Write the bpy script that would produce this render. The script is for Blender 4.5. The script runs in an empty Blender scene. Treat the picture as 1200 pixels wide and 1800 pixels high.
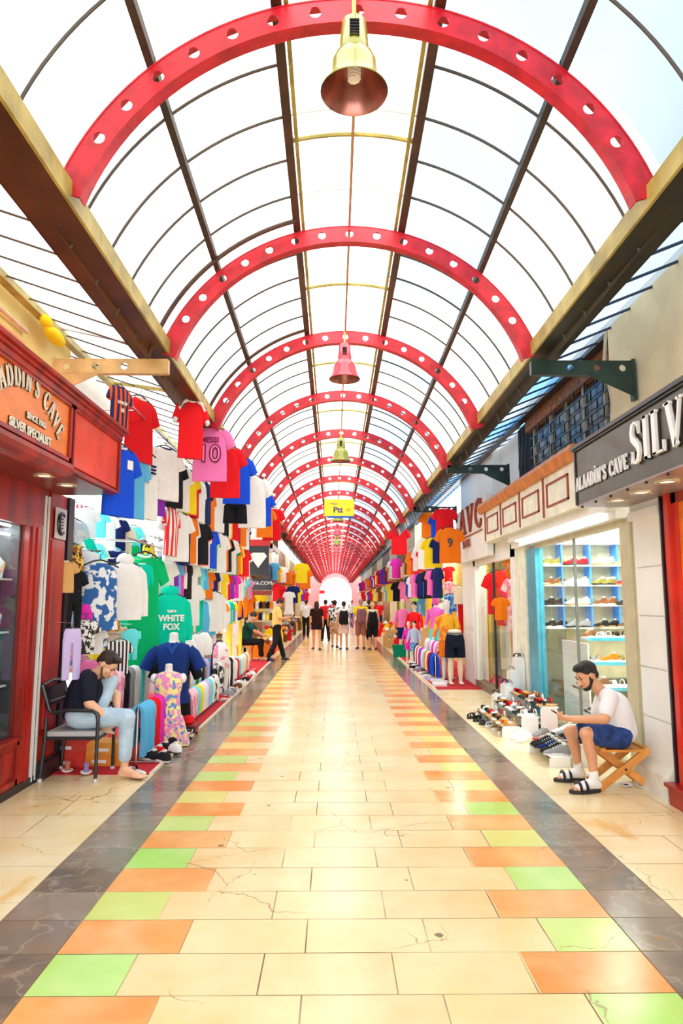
import bpy, bmesh, math, random
from mathutils import Vector, Matrix, Euler
PI = math.pi
SC = bpy.context.scene
COL = SC.collection
rnd = random.Random(7)

# ---------------------------------------------------------------- camera
EYE = Vector((0, 0, 1.62))
HEAD, PITCH = 0.010741, 0.130094
cam_d = bpy.data.cameras.new('camera')
cam_d.sensor_fit = 'VERTICAL'; cam_d.sensor_height = 36; cam_d.lens = 24
cam_d.clip_start = 0.05; cam_d.clip_end = 400
cam = bpy.data.objects.new('camera', cam_d); COL.objects.link(cam)
cam.location = EYE
cam.rotation_euler = Euler((PI/2 + PITCH, 0, -HEAD), 'XYZ')
SC.camera = cam

# ---------------------------------------------------------------- sky and exposure
SC.view_settings.view_transform = 'Standard'
SC.view_settings.look = 'None'
SC.view_settings.gamma = 1
SC.view_settings.use_curve_mapping = False
SC.view_settings.exposure = 0.08
SKY_STRENGTH = 5.2
w = bpy.data.worlds.new('sky'); SC.world = w; w.use_nodes = True
wn = w.node_tree
for n in list(wn.nodes): wn.nodes.remove(n)
wo = wn.nodes.new('ShaderNodeOutputWorld'); wb = wn.nodes.new('ShaderNodeBackground')
wb.inputs[0].default_value = (0.97, 0.985, 1.0, 1); wb.inputs[1].default_value = SKY_STRENGTH
wn.links.new(wb.outputs[0], wo.inputs[0])
def sun(name, rot, strength, col, ang):
    l = bpy.data.lights.new(name, 'SUN'); l.energy = strength; l.color = col; l.angle = ang
    o = bpy.data.objects.new(name, l); COL.objects.link(o); o.rotation_euler = rot
    return o

# ================================================================ ROOM LAMPS
def area(name,loc,rot,sx,sy,e,col=(1,1,1)):
    l=bpy.data.lights.new(name,'AREA'); l.shape='RECTANGLE'; l.size=sx; l.size_y=sy; l.energy=e; l.color=col
    o=bpy.data.objects.new(name,l); COL.objects.link(o); o.location=loc; o.rotation_euler=rot; return o
for Y in (8.2,10.8,13.6,16.8): area('stall_tube_light',(-3.35,Y,2.92),(0,math.radians(12),0),.2,1.4,130,(.85,1,1))
for Y in (7.3,8.9): area('shoe_shop_light',(3.5,Y,2.93),(0,0,0),.8,.8,60,(1,.97,.85))
area('vitrine_light',(3.3,12,2.9),(0,0,0),.7,1.8,60,(1,.95,.8))
for Y in (16,19.5): area('right_stall_light',(2.9,Y,2.9),(0,math.radians(-20),0),.12,1.6,45,(1,.95,.8))
area('jeweller_window_light',(-2.95,5.2,2.26),(0,0,0),.2,1.8,18,(.9,.95,1))
area('red_shop_light',(3.15,5.2,2.4),(0,0,0),.3,.9,30,(1,.85,.6))
for Y in (22,26,31,37,44,52): 
    area('far_shop_light',(-3.2,Y,2.35),(0,0,0),.5,1.6,30,(1,.85,.65)); area('far_shop_light',(3.2,Y+1,2.35),(0,0,0),.5,1.6,30,(1,.85,.65))

# ---------------------------------------------------------------- pixel -> place helpers (only used to measure the photo)
_f = Vector((math.sin(HEAD)*math.cos(PITCH), math.cos(HEAD)*math.cos(PITCH), math.sin(PITCH)))
_r = Vector((math.cos(HEAD), -math.sin(HEAD), 0)); _u = _r.cross(_f)
def ray(px, py): return _f*1200 + _r*(px-600) - _u*(py-900)
def atY(px, py, Y): d = ray(px, py); return EYE + d*(Y/d.y)
def atX(px, py, X): d = ray(px, py); return EYE + d*(X/d.x)
def atZ(px, py, Z=0): d = ray(px, py); return EYE + d*((Z-EYE.z)/d.z)

# ---------------------------------------------------------------- materials
MATS = {}
def nodes(name):
    m = bpy.data.materials.new(name); m.use_nodes = True
    t = m.node_tree; b = t.nodes['Principled BSDF']
    return m, t, b
def setc(b, key, v):
    b.inputs[key].default_value = v
def noise_mix(t, c1, c2, scale=6, detail=4, lo=.35, hi=.65, coord='Object', stretch=(1,1,1)):
    tc = t.nodes.new('ShaderNodeTexCoord'); mp = t.nodes.new('ShaderNodeMapping'); mp.inputs['Scale'].default_value = stretch
    nz = t.nodes.new('ShaderNodeTexNoise'); nz.inputs['Scale'].default_value = scale; nz.inputs['Detail'].default_value = detail
    mr = t.nodes.new('ShaderNodeMapRange'); mr.inputs[1].default_value = lo; mr.inputs[2].default_value = hi
    mx = t.nodes.new('ShaderNodeMix'); mx.data_type = 'RGBA'
    mx.inputs[6].default_value = (*c1, 1); mx.inputs[7].default_value = (*c2, 1)
    t.links.new(tc.outputs[coord], mp.inputs[0]); t.links.new(mp.outputs[0], nz.inputs['Vector'])
    t.links.new(nz.outputs[0], mr.inputs[0]); t.links.new(mr.outputs[0], mx.inputs[0])
    return mx.outputs[2], nz, mp
def shade(c, k): return tuple(max(0, min(1, x*k)) for x in c)
def solid(name, c, rough=.6, metal=0, var=.82, scale=7, bump=0, emit=None, es=0, stretch=(1,1,1), spec=.5, coat=0):
    key = ('s', name)
    if key in MATS: return MATS[key]
    m, t, b = nodes(name)
    out, nz, mp = noise_mix(t, shade(c, var), c, scale, stretch=stretch)
    t.links.new(out, b.inputs['Base Color'])
    setc(b, 'Roughness', rough); setc(b, 'Metallic', metal); setc(b, 'Specular IOR Level', spec)
    if coat: setc(b, 'Coat Weight', coat); setc(b, 'Coat Roughness', .08)
    if bump:
        bp = t.nodes.new('ShaderNodeBump'); bp.inputs['Strength'].default_value = bump; bp.inputs['Distance'].default_value = .01
        t.links.new(nz.outputs[0], bp.inputs['Height']); t.links.new(bp.outputs[0], b.inputs['Normal'])
    if emit: setc(b, 'Emission Color', (*emit, 1)); setc(b, 'Emission Strength', es)
    MATS[key] = m
    return m
def cloth(c): 
    k = ('cloth', tuple(c))
    if k in MATS: return MATS[k]
    m = solid('fabric_%d' % len(MATS), c, rough=.85, var=.93, scale=5, bump=.4, spec=.15)
    MATS[k] = m; return m
def stripes(c1, c2, freq=9, axis='X', duty=.5, name='striped_fabric'):
    k = ('st', tuple(c1), tuple(c2), freq, axis, duty)
    if k in MATS: return MATS[k]
    m, t, b = nodes(name)
    tc = t.nodes.new('ShaderNodeTexCoord'); sp = t.nodes.new('ShaderNodeSeparateXYZ')
    t.links.new(tc.outputs['Object'], sp.inputs[0])
    mu = t.nodes.new('ShaderNodeMath'); mu.operation = 'MULTIPLY'; mu.inputs[1].default_value = freq
    fr = t.nodes.new('ShaderNodeMath'); fr.operation = 'FRACT'
    gt = t.nodes.new('ShaderNodeMath'); gt.operation = 'GREATER_THAN'; gt.inputs[1].default_value = duty
    mx = t.nodes.new('ShaderNodeMix'); mx.data_type = 'RGBA'
    mx.inputs[6].default_value = (*c1, 1); mx.inputs[7].default_value = (*c2, 1)
    t.links.new(sp.outputs[axis], mu.inputs[0]); t.links.new(mu.outputs[0], fr.inputs[0])
    t.links.new(fr.outputs[0], gt.inputs[0]); t.links.new(gt.outputs[0], mx.inputs[0])
    t.links.new(mx.outputs[2], b.inputs['Base Color']); setc(b, 'Roughness', .85)
    MATS[k] = m; return m
def printed(c1, c2, scale=9, lo=.47, hi=.53, name='printed_fabric', c3=None):
    k = ('pr', tuple(c1), tuple(c2), scale, c3)
    if k in MATS: return MATS[k]
    m, t, b = nodes(name)
    out, nz, mp = noise_mix(t, c1, c2, scale, 2, lo, hi)
    if c3:
        o2, nz2, mp2 = noise_mix(t, (0,0,0), (1,1,1), scale*1.3, 1, .58, .6)
        mp2.inputs['Location'].default_value = (3, 7, 1)
        mx = t.nodes.new('ShaderNodeMix'); mx.data_type = 'RGBA'
        t.links.new(o2, mx.inputs[0]); t.links.new(out, mx.inputs[6]); mx.inputs[7].default_value = (*c3, 1); out = mx.outputs[2]
    t.links.new(out, b.inputs['Base Color']); setc(b, 'Roughness', .8)
    MATS[k] = m; return m

RED=(.78,.012,.02); WHITE=(.86,.86,.86); BLACK=(.012,.012,.016); NAVY=(.01,.02,.12); BLUE=(.01,.08,.75); SKYB=(.12,.5,.85)
YEL=(.95,.72,.02); ORG=(.9,.2,.01); PINK=(.85,.2,.5); MAG=(.8,.04,.5); PURP=(.25,.03,.5); GRN=(.01,.3,.08); LIME=(.5,.85,.08)
TEAL=(.0,.62,.42); EMER=(.0,.5,.16); CREAM=(.85,.75,.55); GREY=(.3,.3,.32); CYAN=(.15,.8,.85); TAN=(.7,.42,.15); BROWN=(.16,.06,.02); LAV=(.6,.5,.85)
CN = {'red':RED,'white':WHITE,'black':BLACK,'navy':NAVY,'blue':BLUE,'sky blue':SKYB,'yellow':YEL,'orange':ORG,'pink':PINK,'magenta':MAG,'purple':PURP,
      'dark green':GRN,'lime':LIME,'teal':TEAL,'emerald green':EMER,'cream':CREAM,'grey':GREY,'cyan':CYAN,'tan':TAN,'brown':BROWN,'lavender':LAV}

steel_red = solid('red_painted_steel', (.70,.012,.03), rough=.4, var=.62, scale=9)
steel_brown = solid('rusty_brown_steel', (.10,.03,.012), rough=.45, var=.4, scale=3)
steel_olive = solid('olive_green_steel', (.55,.45,.11), rough=.45, var=.55, scale=5)
steel_dark = solid('dark_brown_steel', (.05,.028,.016), rough=.5, var=.5, scale=12)
steel_green = solid('dark_green_steel', (.015,.045,.035), rough=.4, var=.5)
bar_dark = solid('grey_glazing_bar', (.10,.085,.075), rough=.6)
wood_red = solid('varnished_red_wood', (.5,.018,.008), rough=.35, var=.4, scale=3, stretch=(2,2,.3), coat=.1)
wood_orange = solid('varnished_orange_wood', (.98,.24,.005), rough=.35, var=.8, scale=3, stretch=(1,1,3), coat=.1)
wood_mid = solid('varnished_orange_red_wood', (.95,.07,.004), rough=.35, var=.75, scale=3, coat=.1)
wood_pine = solid('orange_pine_wood', (.8,.33,.06), rough=.45, var=.7, scale=8, stretch=(1,6,1))
plaster = solid('cream_plaster', (.97,.82,.52), rough=.85, var=.8, scale=2)
plaster_y = solid('yellow_plaster', (.95,.78,.3), rough=.8, var=.8, scale=2)
whitep = solid('white_paint', (.9,.9,.88), rough=.5, var=.92, scale=2)
whitegloss = solid('white_gloss', (.9,.9,.9), rough=.25, var=.95)
beige = solid('beige_aluminium', (.62,.56,.38), rough=.4, var=.85)
blackm = solid('black_paint', (.012,.012,.02), rough=.35)
blackmat = solid('black_matt', (.008,.008,.012), rough=.8)
chrome = solid('polished_metal', (.75,.75,.78), rough=.2, metal=1)
bluealu = solid('blue_aluminium', (.08,.42,.6), rough=.3, metal=.3, var=.8)
carpet = solid('red_carpet', (.6,.005,.02), rough=.95, var=.7, scale=40, bump=.6)
def glass_mat():
    m, t, b = nodes('clear_shop_glass')
    o = t.nodes['Material Output']
    tr = t.nodes.new('ShaderNodeBsdfTransparent'); tr.inputs[0].default_value = (.93,.97,.96,1)
    gl = t.nodes.new('ShaderNodeBsdfGlossy'); gl.inputs['Roughness'].default_value = .02
    lw = t.nodes.new('ShaderNodeLayerWeight'); lw.inputs[0].default_value = .5
    pw_ = t.nodes.new('ShaderNodeMath'); pw_.operation = 'POWER'; pw_.inputs[1].default_value = 5
    fr = t.nodes.new('ShaderNodeMath'); fr.operation = 'MULTIPLY_ADD'; fr.inputs[1].default_value = .45; fr.inputs[2].default_value = .03
    t.links.new(lw.outputs['Facing'], pw_.inputs[0]); t.links.new(pw_.outputs[0], fr.inputs[0])
    mx = t.nodes.new('ShaderNodeMixShader')
    t.links.new(fr.outputs[0], mx.inputs[0]); t.links.new(tr.outputs[0], mx.inputs[1]); t.links.new(gl.outputs[0], mx.inputs[2])
    t.links.new(mx.outputs[0], o.inputs[0]); return m
glass = glass_mat()
def sheet_mat(name, col, tr=.62):
    m, t, b = nodes(name); o = t.nodes['Material Output']
    c, nz, mp = noise_mix(t, shade(col, .9), col, 1.2, 3)
    a = t.nodes.new('ShaderNodeBsdfTransparent'); d = t.nodes.new('ShaderNodeBsdfTranslucent')
    t.links.new(c, a.inputs[0]); t.links.new(c, d.inputs[0])
    mx = t.nodes.new('ShaderNodeMixShader'); mx.inputs[0].default_value = 1-tr
    t.links.new(a.outputs[0], mx.inputs[1]); t.links.new(d.outputs[0], mx.inputs[2]); t.links.new(mx.outputs[0], o.inputs[0])
    return m
sheet_clear = sheet_mat('clear_polycarbonate', (.9,.9,.88))
sheet_white = sheet_mat('milky_polycarbonate', (.48,.46,.42), .45)
sheet_blue = sheet_mat('pale_blue_polycarbonate', (.20,.245,.285), .45)
sheet_deep = sheet_mat('blue_polycarbonate', (.10,.22,.36), .4)
def emis(name, c, s):
    m, t, b = nodes(name); setc(b,'Base Color',(*c,1)); setc(b,'Emission Color',(*c,1)); setc(b,'Emission Strength',s); return m
lamp_glow = emis('lamp_glow', (1,.93,.75), 9)
tube_glow = emis('fluorescent_glow', (.85,.97,1), 8)

# ---------------------------------------------------------------- mesh building
class MB:
    def __init__(s): s.v=[]; s.f=[]; s.mi=[]
    def add(s, vs, fs, mi=0, M=None):
        o=len(s.v)
        s.v += [tuple(M @ Vector(v)) if M is not None else tuple(v) for v in vs]
        s.f += [tuple(i+o for i in f) for f in fs]; s.mi += [mi]*len(fs); return s
    def box(s, x0,x1,y0,y1,z0,z1, mi=0, M=None):
        x0,x1=sorted((x0,x1)); y0,y1=sorted((y0,y1)); z0,z1=sorted((z0,z1))
        vs=[(x0,y0,z0),(x1,y0,z0),(x1,y1,z0),(x0,y1,z0),(x0,y0,z1),(x1,y0,z1),(x1,y1,z1),(x0,y1,z1)]
        return s.add(vs,[(0,3,2,1),(4,5,6,7),(0,1,5,4),(1,2,6,5),(2,3,7,6),(3,0,4,7)],mi,M)
    def bar(s, a, b, wx, wz, mi=0):
        a=Vector(a); b=Vector(b); d=b-a; L=d.length
        q=d.to_track_quat('Y','Z').to_matrix().to_4x4()
        return s.box(-wx/2,wx/2,0,L,-wz/2,wz/2,mi,Matrix.Translation(a)@q)
    def tube(s, pts, r, n=8, mi=0, cap=True):
        pts=[Vector(p) for p in pts]; rs = r if isinstance(r,(list,tuple)) else [r]*len(pts)
        vs=[]; fs=[]; up=None
        for i,p in enumerate(pts):
            d=(pts[min(i+1,len(pts)-1)]-pts[max(i-1,0)]).normalized()
            if up is None:
                up = Vector((0,0,1)) if abs(d.z)<.9 else Vector((1,0,0))
            x=d.cross(up).normalized(); y=x.cross(d).normalized(); up=y
            for k in range(n):
                a=2*PI*k/n; vs.append(p+(x*math.cos(a)+y*math.sin(a))*rs[i])
        for i in range(len(pts)-1):
            for k in range(n): fs.append((i*n+k,i*n+(k+1)%n,(i+1)*n+(k+1)%n,(i+1)*n+k))
        if cap: fs.append(tuple(range(n))[::-1]); fs.append(tuple((len(pts)-1)*n+k for k in range(n)))
        return s.add(vs,fs,mi)
    def lathe(s, prof, n=24, mi=0, M=None):
        vs=[]; fs=[]
        for r,z in prof:
            for k in range(n): a=2*PI*k/n; vs.append((r*math.cos(a),r*math.sin(a),z))
        for i in range(len(prof)-1):
            for k in range(n): fs.append((i*n+k,i*n+(k+1)%n,(i+1)*n+(k+1)%n,(i+1)*n+k))
        return s.add(vs,fs,mi,M)
    def prism(s, poly, t0, t1, axis='y', mi=0, M=None):
        n=len(poly)
        if axis=='y': mk=lambda p,t:(p[0],t,p[1])
        elif axis=='x': mk=lambda p,t:(t,p[0],p[1])
        else: mk=lambda p,t:(p[0],p[1],t)
        vs=[mk(p,t0) for p in poly]+[mk(p,t1) for p in poly]
        fs=[tuple(range(n)),tuple(range(2*n-1,n-1,-1))]+[(i,i+n,(i+1)%n+n,(i+1)%n) for i in range(n)]
        return s.add(vs,fs,mi,M)
    def loft(s, rings, mi=0, M=None, cap=True):
        n=len(rings[0]); vs=[v for r in rings for v in r]; fs=[]
        for i in range(len(rings)-1):
            for k in range(n): fs.append((i*n+k,i*n+(k+1)%n,(i+1)*n+(k+1)%n,(i+1)*n+k))
        if cap: fs.append(tuple(range(n))[::-1]); fs.append(tuple((len(rings)-1)*n+k for k in range(n)))
        return s.add(vs,fs,mi,M)
    def ell(s, c, r, mi=0, nu=14, nv=8, M=None):
        rings=[]; c=Vector(c)
        for j in range(nv+1):
            t=PI*j/nv; q=max(math.sin(t),.02)
            rings.append([c+Vector((r[0]*q*math.cos(2*PI*k/nu),r[1]*q*math.sin(2*PI*k/nu),-r[2]*math.cos(t))) for k in range(nu)])
        return s.loft(rings,mi,M)
    def mesh(s, name, mats, smooth=False):
        me=bpy.data.meshes.new(name); me.from_pydata(s.v,[],s.f); me.update()
        bm=bmesh.new(); bm.from_mesh(me); bmesh.ops.recalc_face_normals(bm, faces=bm.faces)
        bm.to_mesh(me); bm.free()
        mats = mats if isinstance(mats,(list,tuple)) else [mats]
        for m in mats: me.materials.append(m)
        for p,i in zip(me.polygons,s.mi): p.material_index=i; p.use_smooth=smooth
        if smooth:
            try: me.set_sharp_from_angle(angle=math.radians(40))
            except Exception: pass
        return me
    def build(s, name, mats, parent=None, smooth=False, loc=None):
        return link(name, s.mesh(name,mats,smooth), parent, loc)
def link(name, me, parent=None, loc=None, rot=None):
    o=bpy.data.objects.new(name, me); COL.objects.link(o)
    if parent: o.parent=parent
    if loc is not None: o.location=loc
    if rot is not None: o.rotation_euler=rot
    return o
USED=set()
def tag(o, label, cat, group=None, kind=None):
    o['label']=label
    if cat: o['category']=cat
    if group: o['group']=group
    if kind: o['kind']=kind
    return o
def empty(name, loc=(0,0,0), rz=0, label=None, cat=None, group=None):
    o=bpy.data.objects.new(name,None); COL.objects.link(o); o.location=loc; o.rotation_euler=(0,0,rz); o.empty_display_size=.1
    if label: tag(o,label,cat,group)
    return o
def struct(o): o['kind']='structure'; return o
def kids(o): return [c for c in bpy.data.objects if c.parent==o]
KCACHE={}
def dup(src, loc=None, rot=None, label=None, scale=None, mats=None, first=None):
    """copy of a thing with copies of its parts; mats maps child kind-name ('' = root) to a material"""
    ch = KCACHE.setdefault(src.name, [(c, kids(c)) for c in kids(src)])
    def paint(o, key):
        if mats and key in mats and o.type=='MESH' and o.material_slots:
            o.material_slots[0].link='OBJECT'; o.material_slots[0].material=mats[key]
    r=src.copy(); COL.objects.link(r); paint(r,'')
    for c,gs in ch:
        k=c.copy(); COL.objects.link(k); k.parent=r; paint(k, c.name.split('.')[0])
        for g in gs: q=g.copy(); COL.objects.link(q); q.parent=k; paint(q, g.name.split('.')[0])
    if loc is not None: r.location=loc
    if rot is not None: r.rotation_euler=rot if not isinstance(rot,(int,float)) else (0,0,rot)
    if scale is not None: r.scale=(scale,)*3 if isinstance(scale,(int,float)) else scale
    if label: r['label']=label
    return r
ORDW=['first','second','third','fourth','fifth','sixth','seventh','eighth','ninth','tenth','eleventh','twelfth','thirteenth','fourteenth','fifteenth','sixteenth','seventeenth','eighteenth','nineteenth','twentieth']
TENS={20:'twenty',30:'thirty',40:'forty'}
def ordw(i):
    if i<20: return ORDW[i]
    n=i+1; t=n//10*10
    if n%10==0: return {30:'thirtieth',40:'fortieth'}[n]
    return TENS[t]+'-'+ORDW[n%10-1]
def text_mesh(body, size, ext=.004, bold=0, align='CENTER', shear=0):
    cu=bpy.data.curves.new('lettering','FONT'); cu.body=body; cu.size=size; cu.extrude=ext; cu.offset=bold; cu.align_x=align; cu.align_y='CENTER'; cu.resolution_u=3; cu.shear=shear
    o=bpy.data.objects.new('tmp',cu); COL.objects.link(o)
    dg=bpy.context.evaluated_depsgraph_get(); me=bpy.data.meshes.new_from_object(o.evaluated_get(dg))
    bpy.data.objects.remove(o); bpy.data.curves.remove(cu)
    return me
def text(body, size, mat, loc, rot, name='lettering', parent=None, sx=1, **k):
    me=text_mesh(body,size,**k); me.materials.clear(); me.materials.append(mat)
    o=link(name,me,parent,loc,rot); o.scale=(sx,1,1); return o
# orientation of flat lettering: facing the camera, facing +x (left side walls), facing -x (right side walls)
R_CAM=(PI/2,0,0); R_PX=(PI/2,0,PI/2); R_MX=(PI/2,0,-PI/2)
# ================================================================ FLOOR
class NG:
    def __init__(s, t): s.t=t
    def m(s, op, a, b=None, c=None):
        n=s.t.nodes.new('ShaderNodeMath'); n.operation=op
        for i,v in enumerate((a,b,c)):
            if v is None: continue
            if isinstance(v,(int,float)): n.inputs[i].default_value=v
            else: s.t.links.new(v,n.inputs[i])
        return n.outputs[0]
    def mix(s, f, a, b):
        n=s.t.nodes.new('ShaderNodeMix'); n.data_type='RGBA'
        for i,v in ((0,f),(6,a),(7,b)):
            if isinstance(v,tuple): n.inputs[i].default_value=(*v,1)
            elif isinstance(v,(int,float)): n.inputs[i].default_value=v
            else: s.t.links.new(v,n.inputs[i])
        return n.outputs[2]
    def vec(s,x,y,z=0):
        n=s.t.nodes.new('ShaderNodeCombineXYZ')
        for i,v in enumerate((x,y,z)):
            if isinstance(v,(int,float)): n.inputs[i].default_value=v
            else: s.t.links.new(v,n.inputs[i])
        return n.outputs[0]
    def noise(s, vec, scale, detail=3, w=0):
        n=s.t.nodes.new('ShaderNodeTexNoise'); n.inputs['Scale'].default_value=scale; n.inputs['Detail'].default_value=detail
        s.t.links.new(vec,n.inputs['Vector']); return n.outputs[0]
    def white(s, vec):
        n=s.t.nodes.new('ShaderNodeTexWhiteNoise'); n.noise_dimensions='3D'; s.t.links.new(vec,n.inputs[0]); return n.outputs[0]
    def rng(s, v, a, b, c=0, d=1):
        n=s.t.nodes.new('ShaderNodeMapRange'); s.t.links.new(v,n.inputs[0])
        for i,q in enumerate((a,b,c,d)): n.inputs[i+1].default_value=q
        return n.outputs[0]
    def vor(s, vec, scale, feat='DISTANCE_TO_EDGE'):
        n=s.t.nodes.new('ShaderNodeTexVoronoi'); n.feature=feat; n.inputs['Scale'].default_value=scale; s.t.links.new(vec,n.inputs['Vector']); return n
def floor_material():
    m,t,b=nodes('polished_marble_paving'); g=NG(t)
    geo=t.nodes.new('ShaderNodeNewGeometry'); sp=t.nodes.new('ShaderNodeSeparateXYZ'); t.links.new(geo.outputs['Position'],sp.inputs[0])
    P=geo.outputs['Position']; X,Y=sp.outputs[0],sp.outputs[1]
    R=.342; T=.5875
    v=g.m('DIVIDE',g.m('SUBTRACT',Y,3.07),R); row=g.m('FLOOR',v); fv=g.m('SUBTRACT',v,row)
    par=g.m('PINGPONG',row,1.0)                 # 0: green left / orange right, 1: orange left / green right
    u=g.m('DIVIDE',g.m('ADD',X,g.m('ADD',.72,g.m('MULTIPLY',g.m('SUBTRACT',1.0,par),.186))),T)
    col=g.m('FLOOR',u); fu=g.m('SUBTRACT',u,col)
    idv=g.vec(col,row,par); rn=g.white(idv); rn2=g.white(g.vec(row,col,3.3))
    # centre cream tiles
    n1=g.noise(P,1.6,5); n2=g.noise(P,7,6)
    cream=g.mix(rn,(.86,.64,.30),(.80,.54,.24)); cream=g.mix(g.rng(n1,.35,.7),cream,(.88,.72,.42))
    cream=g.mix(g.m('MULTIPLY',g.rng(n2,.5,.75),.35),cream,(.80,.55,.25))
    wear=g.rng(g.noise(g.vec(X,Y,5.0),2.3,3),.38,.68)
    orange=g.mix(wear,(.84,.25,.02),(.9,.47,.16)); orange=g.mix(g.m('MULTIPLY',rn2,.35),orange,(.86,.52,.22))
    green=g.mix(wear,(.42,.70,.14),(.56,.78,.28)); green=g.mix(g.rng(g.m('ADD',g.m('MULTIPLY',rn2,6.0),Y),6.5,13.0,0.0,.9),green,(.93,.66,.22))
    lA=g.m('LESS_THAN',X,-.72); lB=g.m('LESS_THAN',X,-.906); rA=g.m('GREATER_THAN',X,1.05); rB=g.m('GREATER_THAN',X,.866)
    nB=g.m('SUBTRACT',1.0,par)
    om=g.m('ADD',g.m('MULTIPLY',par,lA),g.m('MULTIPLY',nB,rB)); gm=g.m('ADD',g.m('MULTIPLY',nB,lB),g.m('MULTIPLY',par,rA))
    cc=g.mix(om,cream,orange); cc=g.mix(gm,cc,green)
    # dark marble strips
    vein=g.rng(g.m('ABSOLUTE',g.m('SUBTRACT',g.noise(g.vec(X,Y,9.0),3.2,5),.5)),0,.022,1,0)
    dk=g.mix(g.white(g.vec(row,7.7,1.0)),(.13,.11,.09),(.30,.25,.20)); dk=g.mix(g.rng(g.noise(P,5,6),.4,.7),dk,(.26,.19,.13)); dk=g.mix(g.m('MULTIPLY',vein,.4),dk,(.5,.42,.32))
    inL=g.m('MULTIPLY',g.m('GREATER_THAN',X,-1.70),g.m('LESS_THAN',X,-1.285)); inR=g.m('MULTIPLY',g.m('GREATER_THAN',X,1.435),g.m('LESS_THAN',X,1.80))
    strip=g.m('ADD',inL,inR)
    outer=g.m('ADD',g.m('LESS_THAN',X,-1.70),g.m('GREATER_THAN',X,1.80))
    # outer pavers
    v2=g.m('DIVIDE',g.m('SUBTRACT',Y,3.45),.342*1.5); row2=g.m('FLOOR',v2); fv2=g.m('SUBTRACT',v2,row2)
    u2=g.m('DIVIDE',g.m('ADD',X,g.m('MULTIPLY',g.white(g.vec(row2,1.0,2.0)),.8)),.95); col2=g.m('FLOOR',u2); fu2=g.m('SUBTRACT',u2,col2)
    oc=g.mix(g.white(g.vec(col2,row2,5.0)),(.86,.70,.40),(.82,.62,.32)); oc=g.mix(g.rng(n1,.4,.7),oc,(.9,.80,.56))
    stain=g.rng(g.noise(g.vec(g.m('MULTIPLY',X,2.6),g.m('MULTIPLY',Y,.9),2.0),1.6,3),.62,.72)
    oc=g.mix(g.m('MULTIPLY',stain,.7),oc,(.8,.45,.12))
    c=g.mix(strip,cc,dk); c=g.mix(outer,c,oc)
    # grout
    def edge(f,size): return g.m('MULTIPLY',g.m('MINIMUM',f,g.m('SUBTRACT',1.0,f)),size)
    e1=g.m('MINIMUM',edge(fu,T),edge(fv,R)); e2=g.m('MINIMUM',edge(fu2,.95),edge(fv2,.513))
    e1s=g.m('MINIMUM',edge(fv,R),1.0)
    # no lengthways joints inside the colour tiles and strips
    incol=g.m('MAXIMUM',strip,g.m('MAXIMUM',om,gm))
    tb=g.m('MINIMUM',g.m('ABSOLUTE',g.m('SUBTRACT',g.m('ABSOLUTE',g.m('SUBTRACT',X,.075)),1.36)),g.m('ABSOLUTE',g.m('SUBTRACT',g.m('ABSOLUTE',g.m('SUBTRACT',X,.05)),1.75)))
    ec=g.m('ADD',g.m('MULTIPLY',e1,g.m('SUBTRACT',1.0,incol)),g.m('MULTIPLY',e1s,incol))
    e=g.m('ADD',g.m('MULTIPLY',ec,g.m('SUBTRACT',1.0,outer)),g.m('MULTIPLY',e2,outer)); e=g.m('MINIMUM',e,tb)
    gv=g.m('MULTIPLY',g.rng(e,.0022,.0042,1,0),g.rng(g.noise(P,1.1,2),.36,.56,.28,.95))
    c=g.mix(gv,c,(.13,.07,.02))
    # cracks
    wob=g.noise(P,2.5,4); pv=g.vec(g.m('ADD',X,g.m('MULTIPLY',wob,.55)),g.m('ADD',Y,g.m('MULTIPLY',g.noise(g.vec(X,Y,3.0),2.5,4),.55)),0.0)
    cr=g.vor(pv,.95).outputs['Distance']
    crm=g.m('MULTIPLY',g.rng(cr,.0018,.0035,1,0),g.rng(g.noise(g.vec(X,Y,1.0),.9,1),.53,.57))
    c=g.mix(g.m('MULTIPLY',crm,.75),c,(.3,.16,.05))
    # worn spots and chips
    vo=g.vor(g.vec(X,g.m('MULTIPLY',Y,1.0),g.m('MULTIPLY',wob,.0)),2.6,'F1'); vs=g.white(vo.outputs['Color'])
    sp_=g.m('MULTIPLY',g.m('LESS_THAN',g.m('ADD',vo.outputs['Distance'],g.m('MULTIPLY',g.noise(P,40,2),.05)),g.m('MULTIPLY',vs,.095)),g.m('GREATER_THAN',vs,.45))
    c=g.mix(g.m('MULTIPLY',sp_,.85),c,(.13,.07,.03))
    t.links.new(c,b.inputs['Base Color'])
    rg=g.m('ADD',g.m('MULTIPLY',strip,-.06),g.rng(g.noise(P,1.3,2),.3,.7,.17,.26)); rg=g.m('ADD',rg,g.m('MULTIPLY',gv,.4))
    t.links.new(rg,b.inputs['Roughness'])
    bp=t.nodes.new('ShaderNodeBump'); bp.inputs['Strength'].default_value=.35; bp.inputs['Distance'].default_value=.004
    t.links.new(g.m('ADD',g.m('MULTIPLY',gv,-1.0),g.m('MULTIPLY',g.noise(P,2,1),.05)),bp.inputs['Height']); t.links.new(bp.outputs[0],b.inputs['Normal'])
    return m
fl=MB(); fl.box(-9,9,-8,125,-.12,0)
struct(fl.build('floor', floor_material()))
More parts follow.
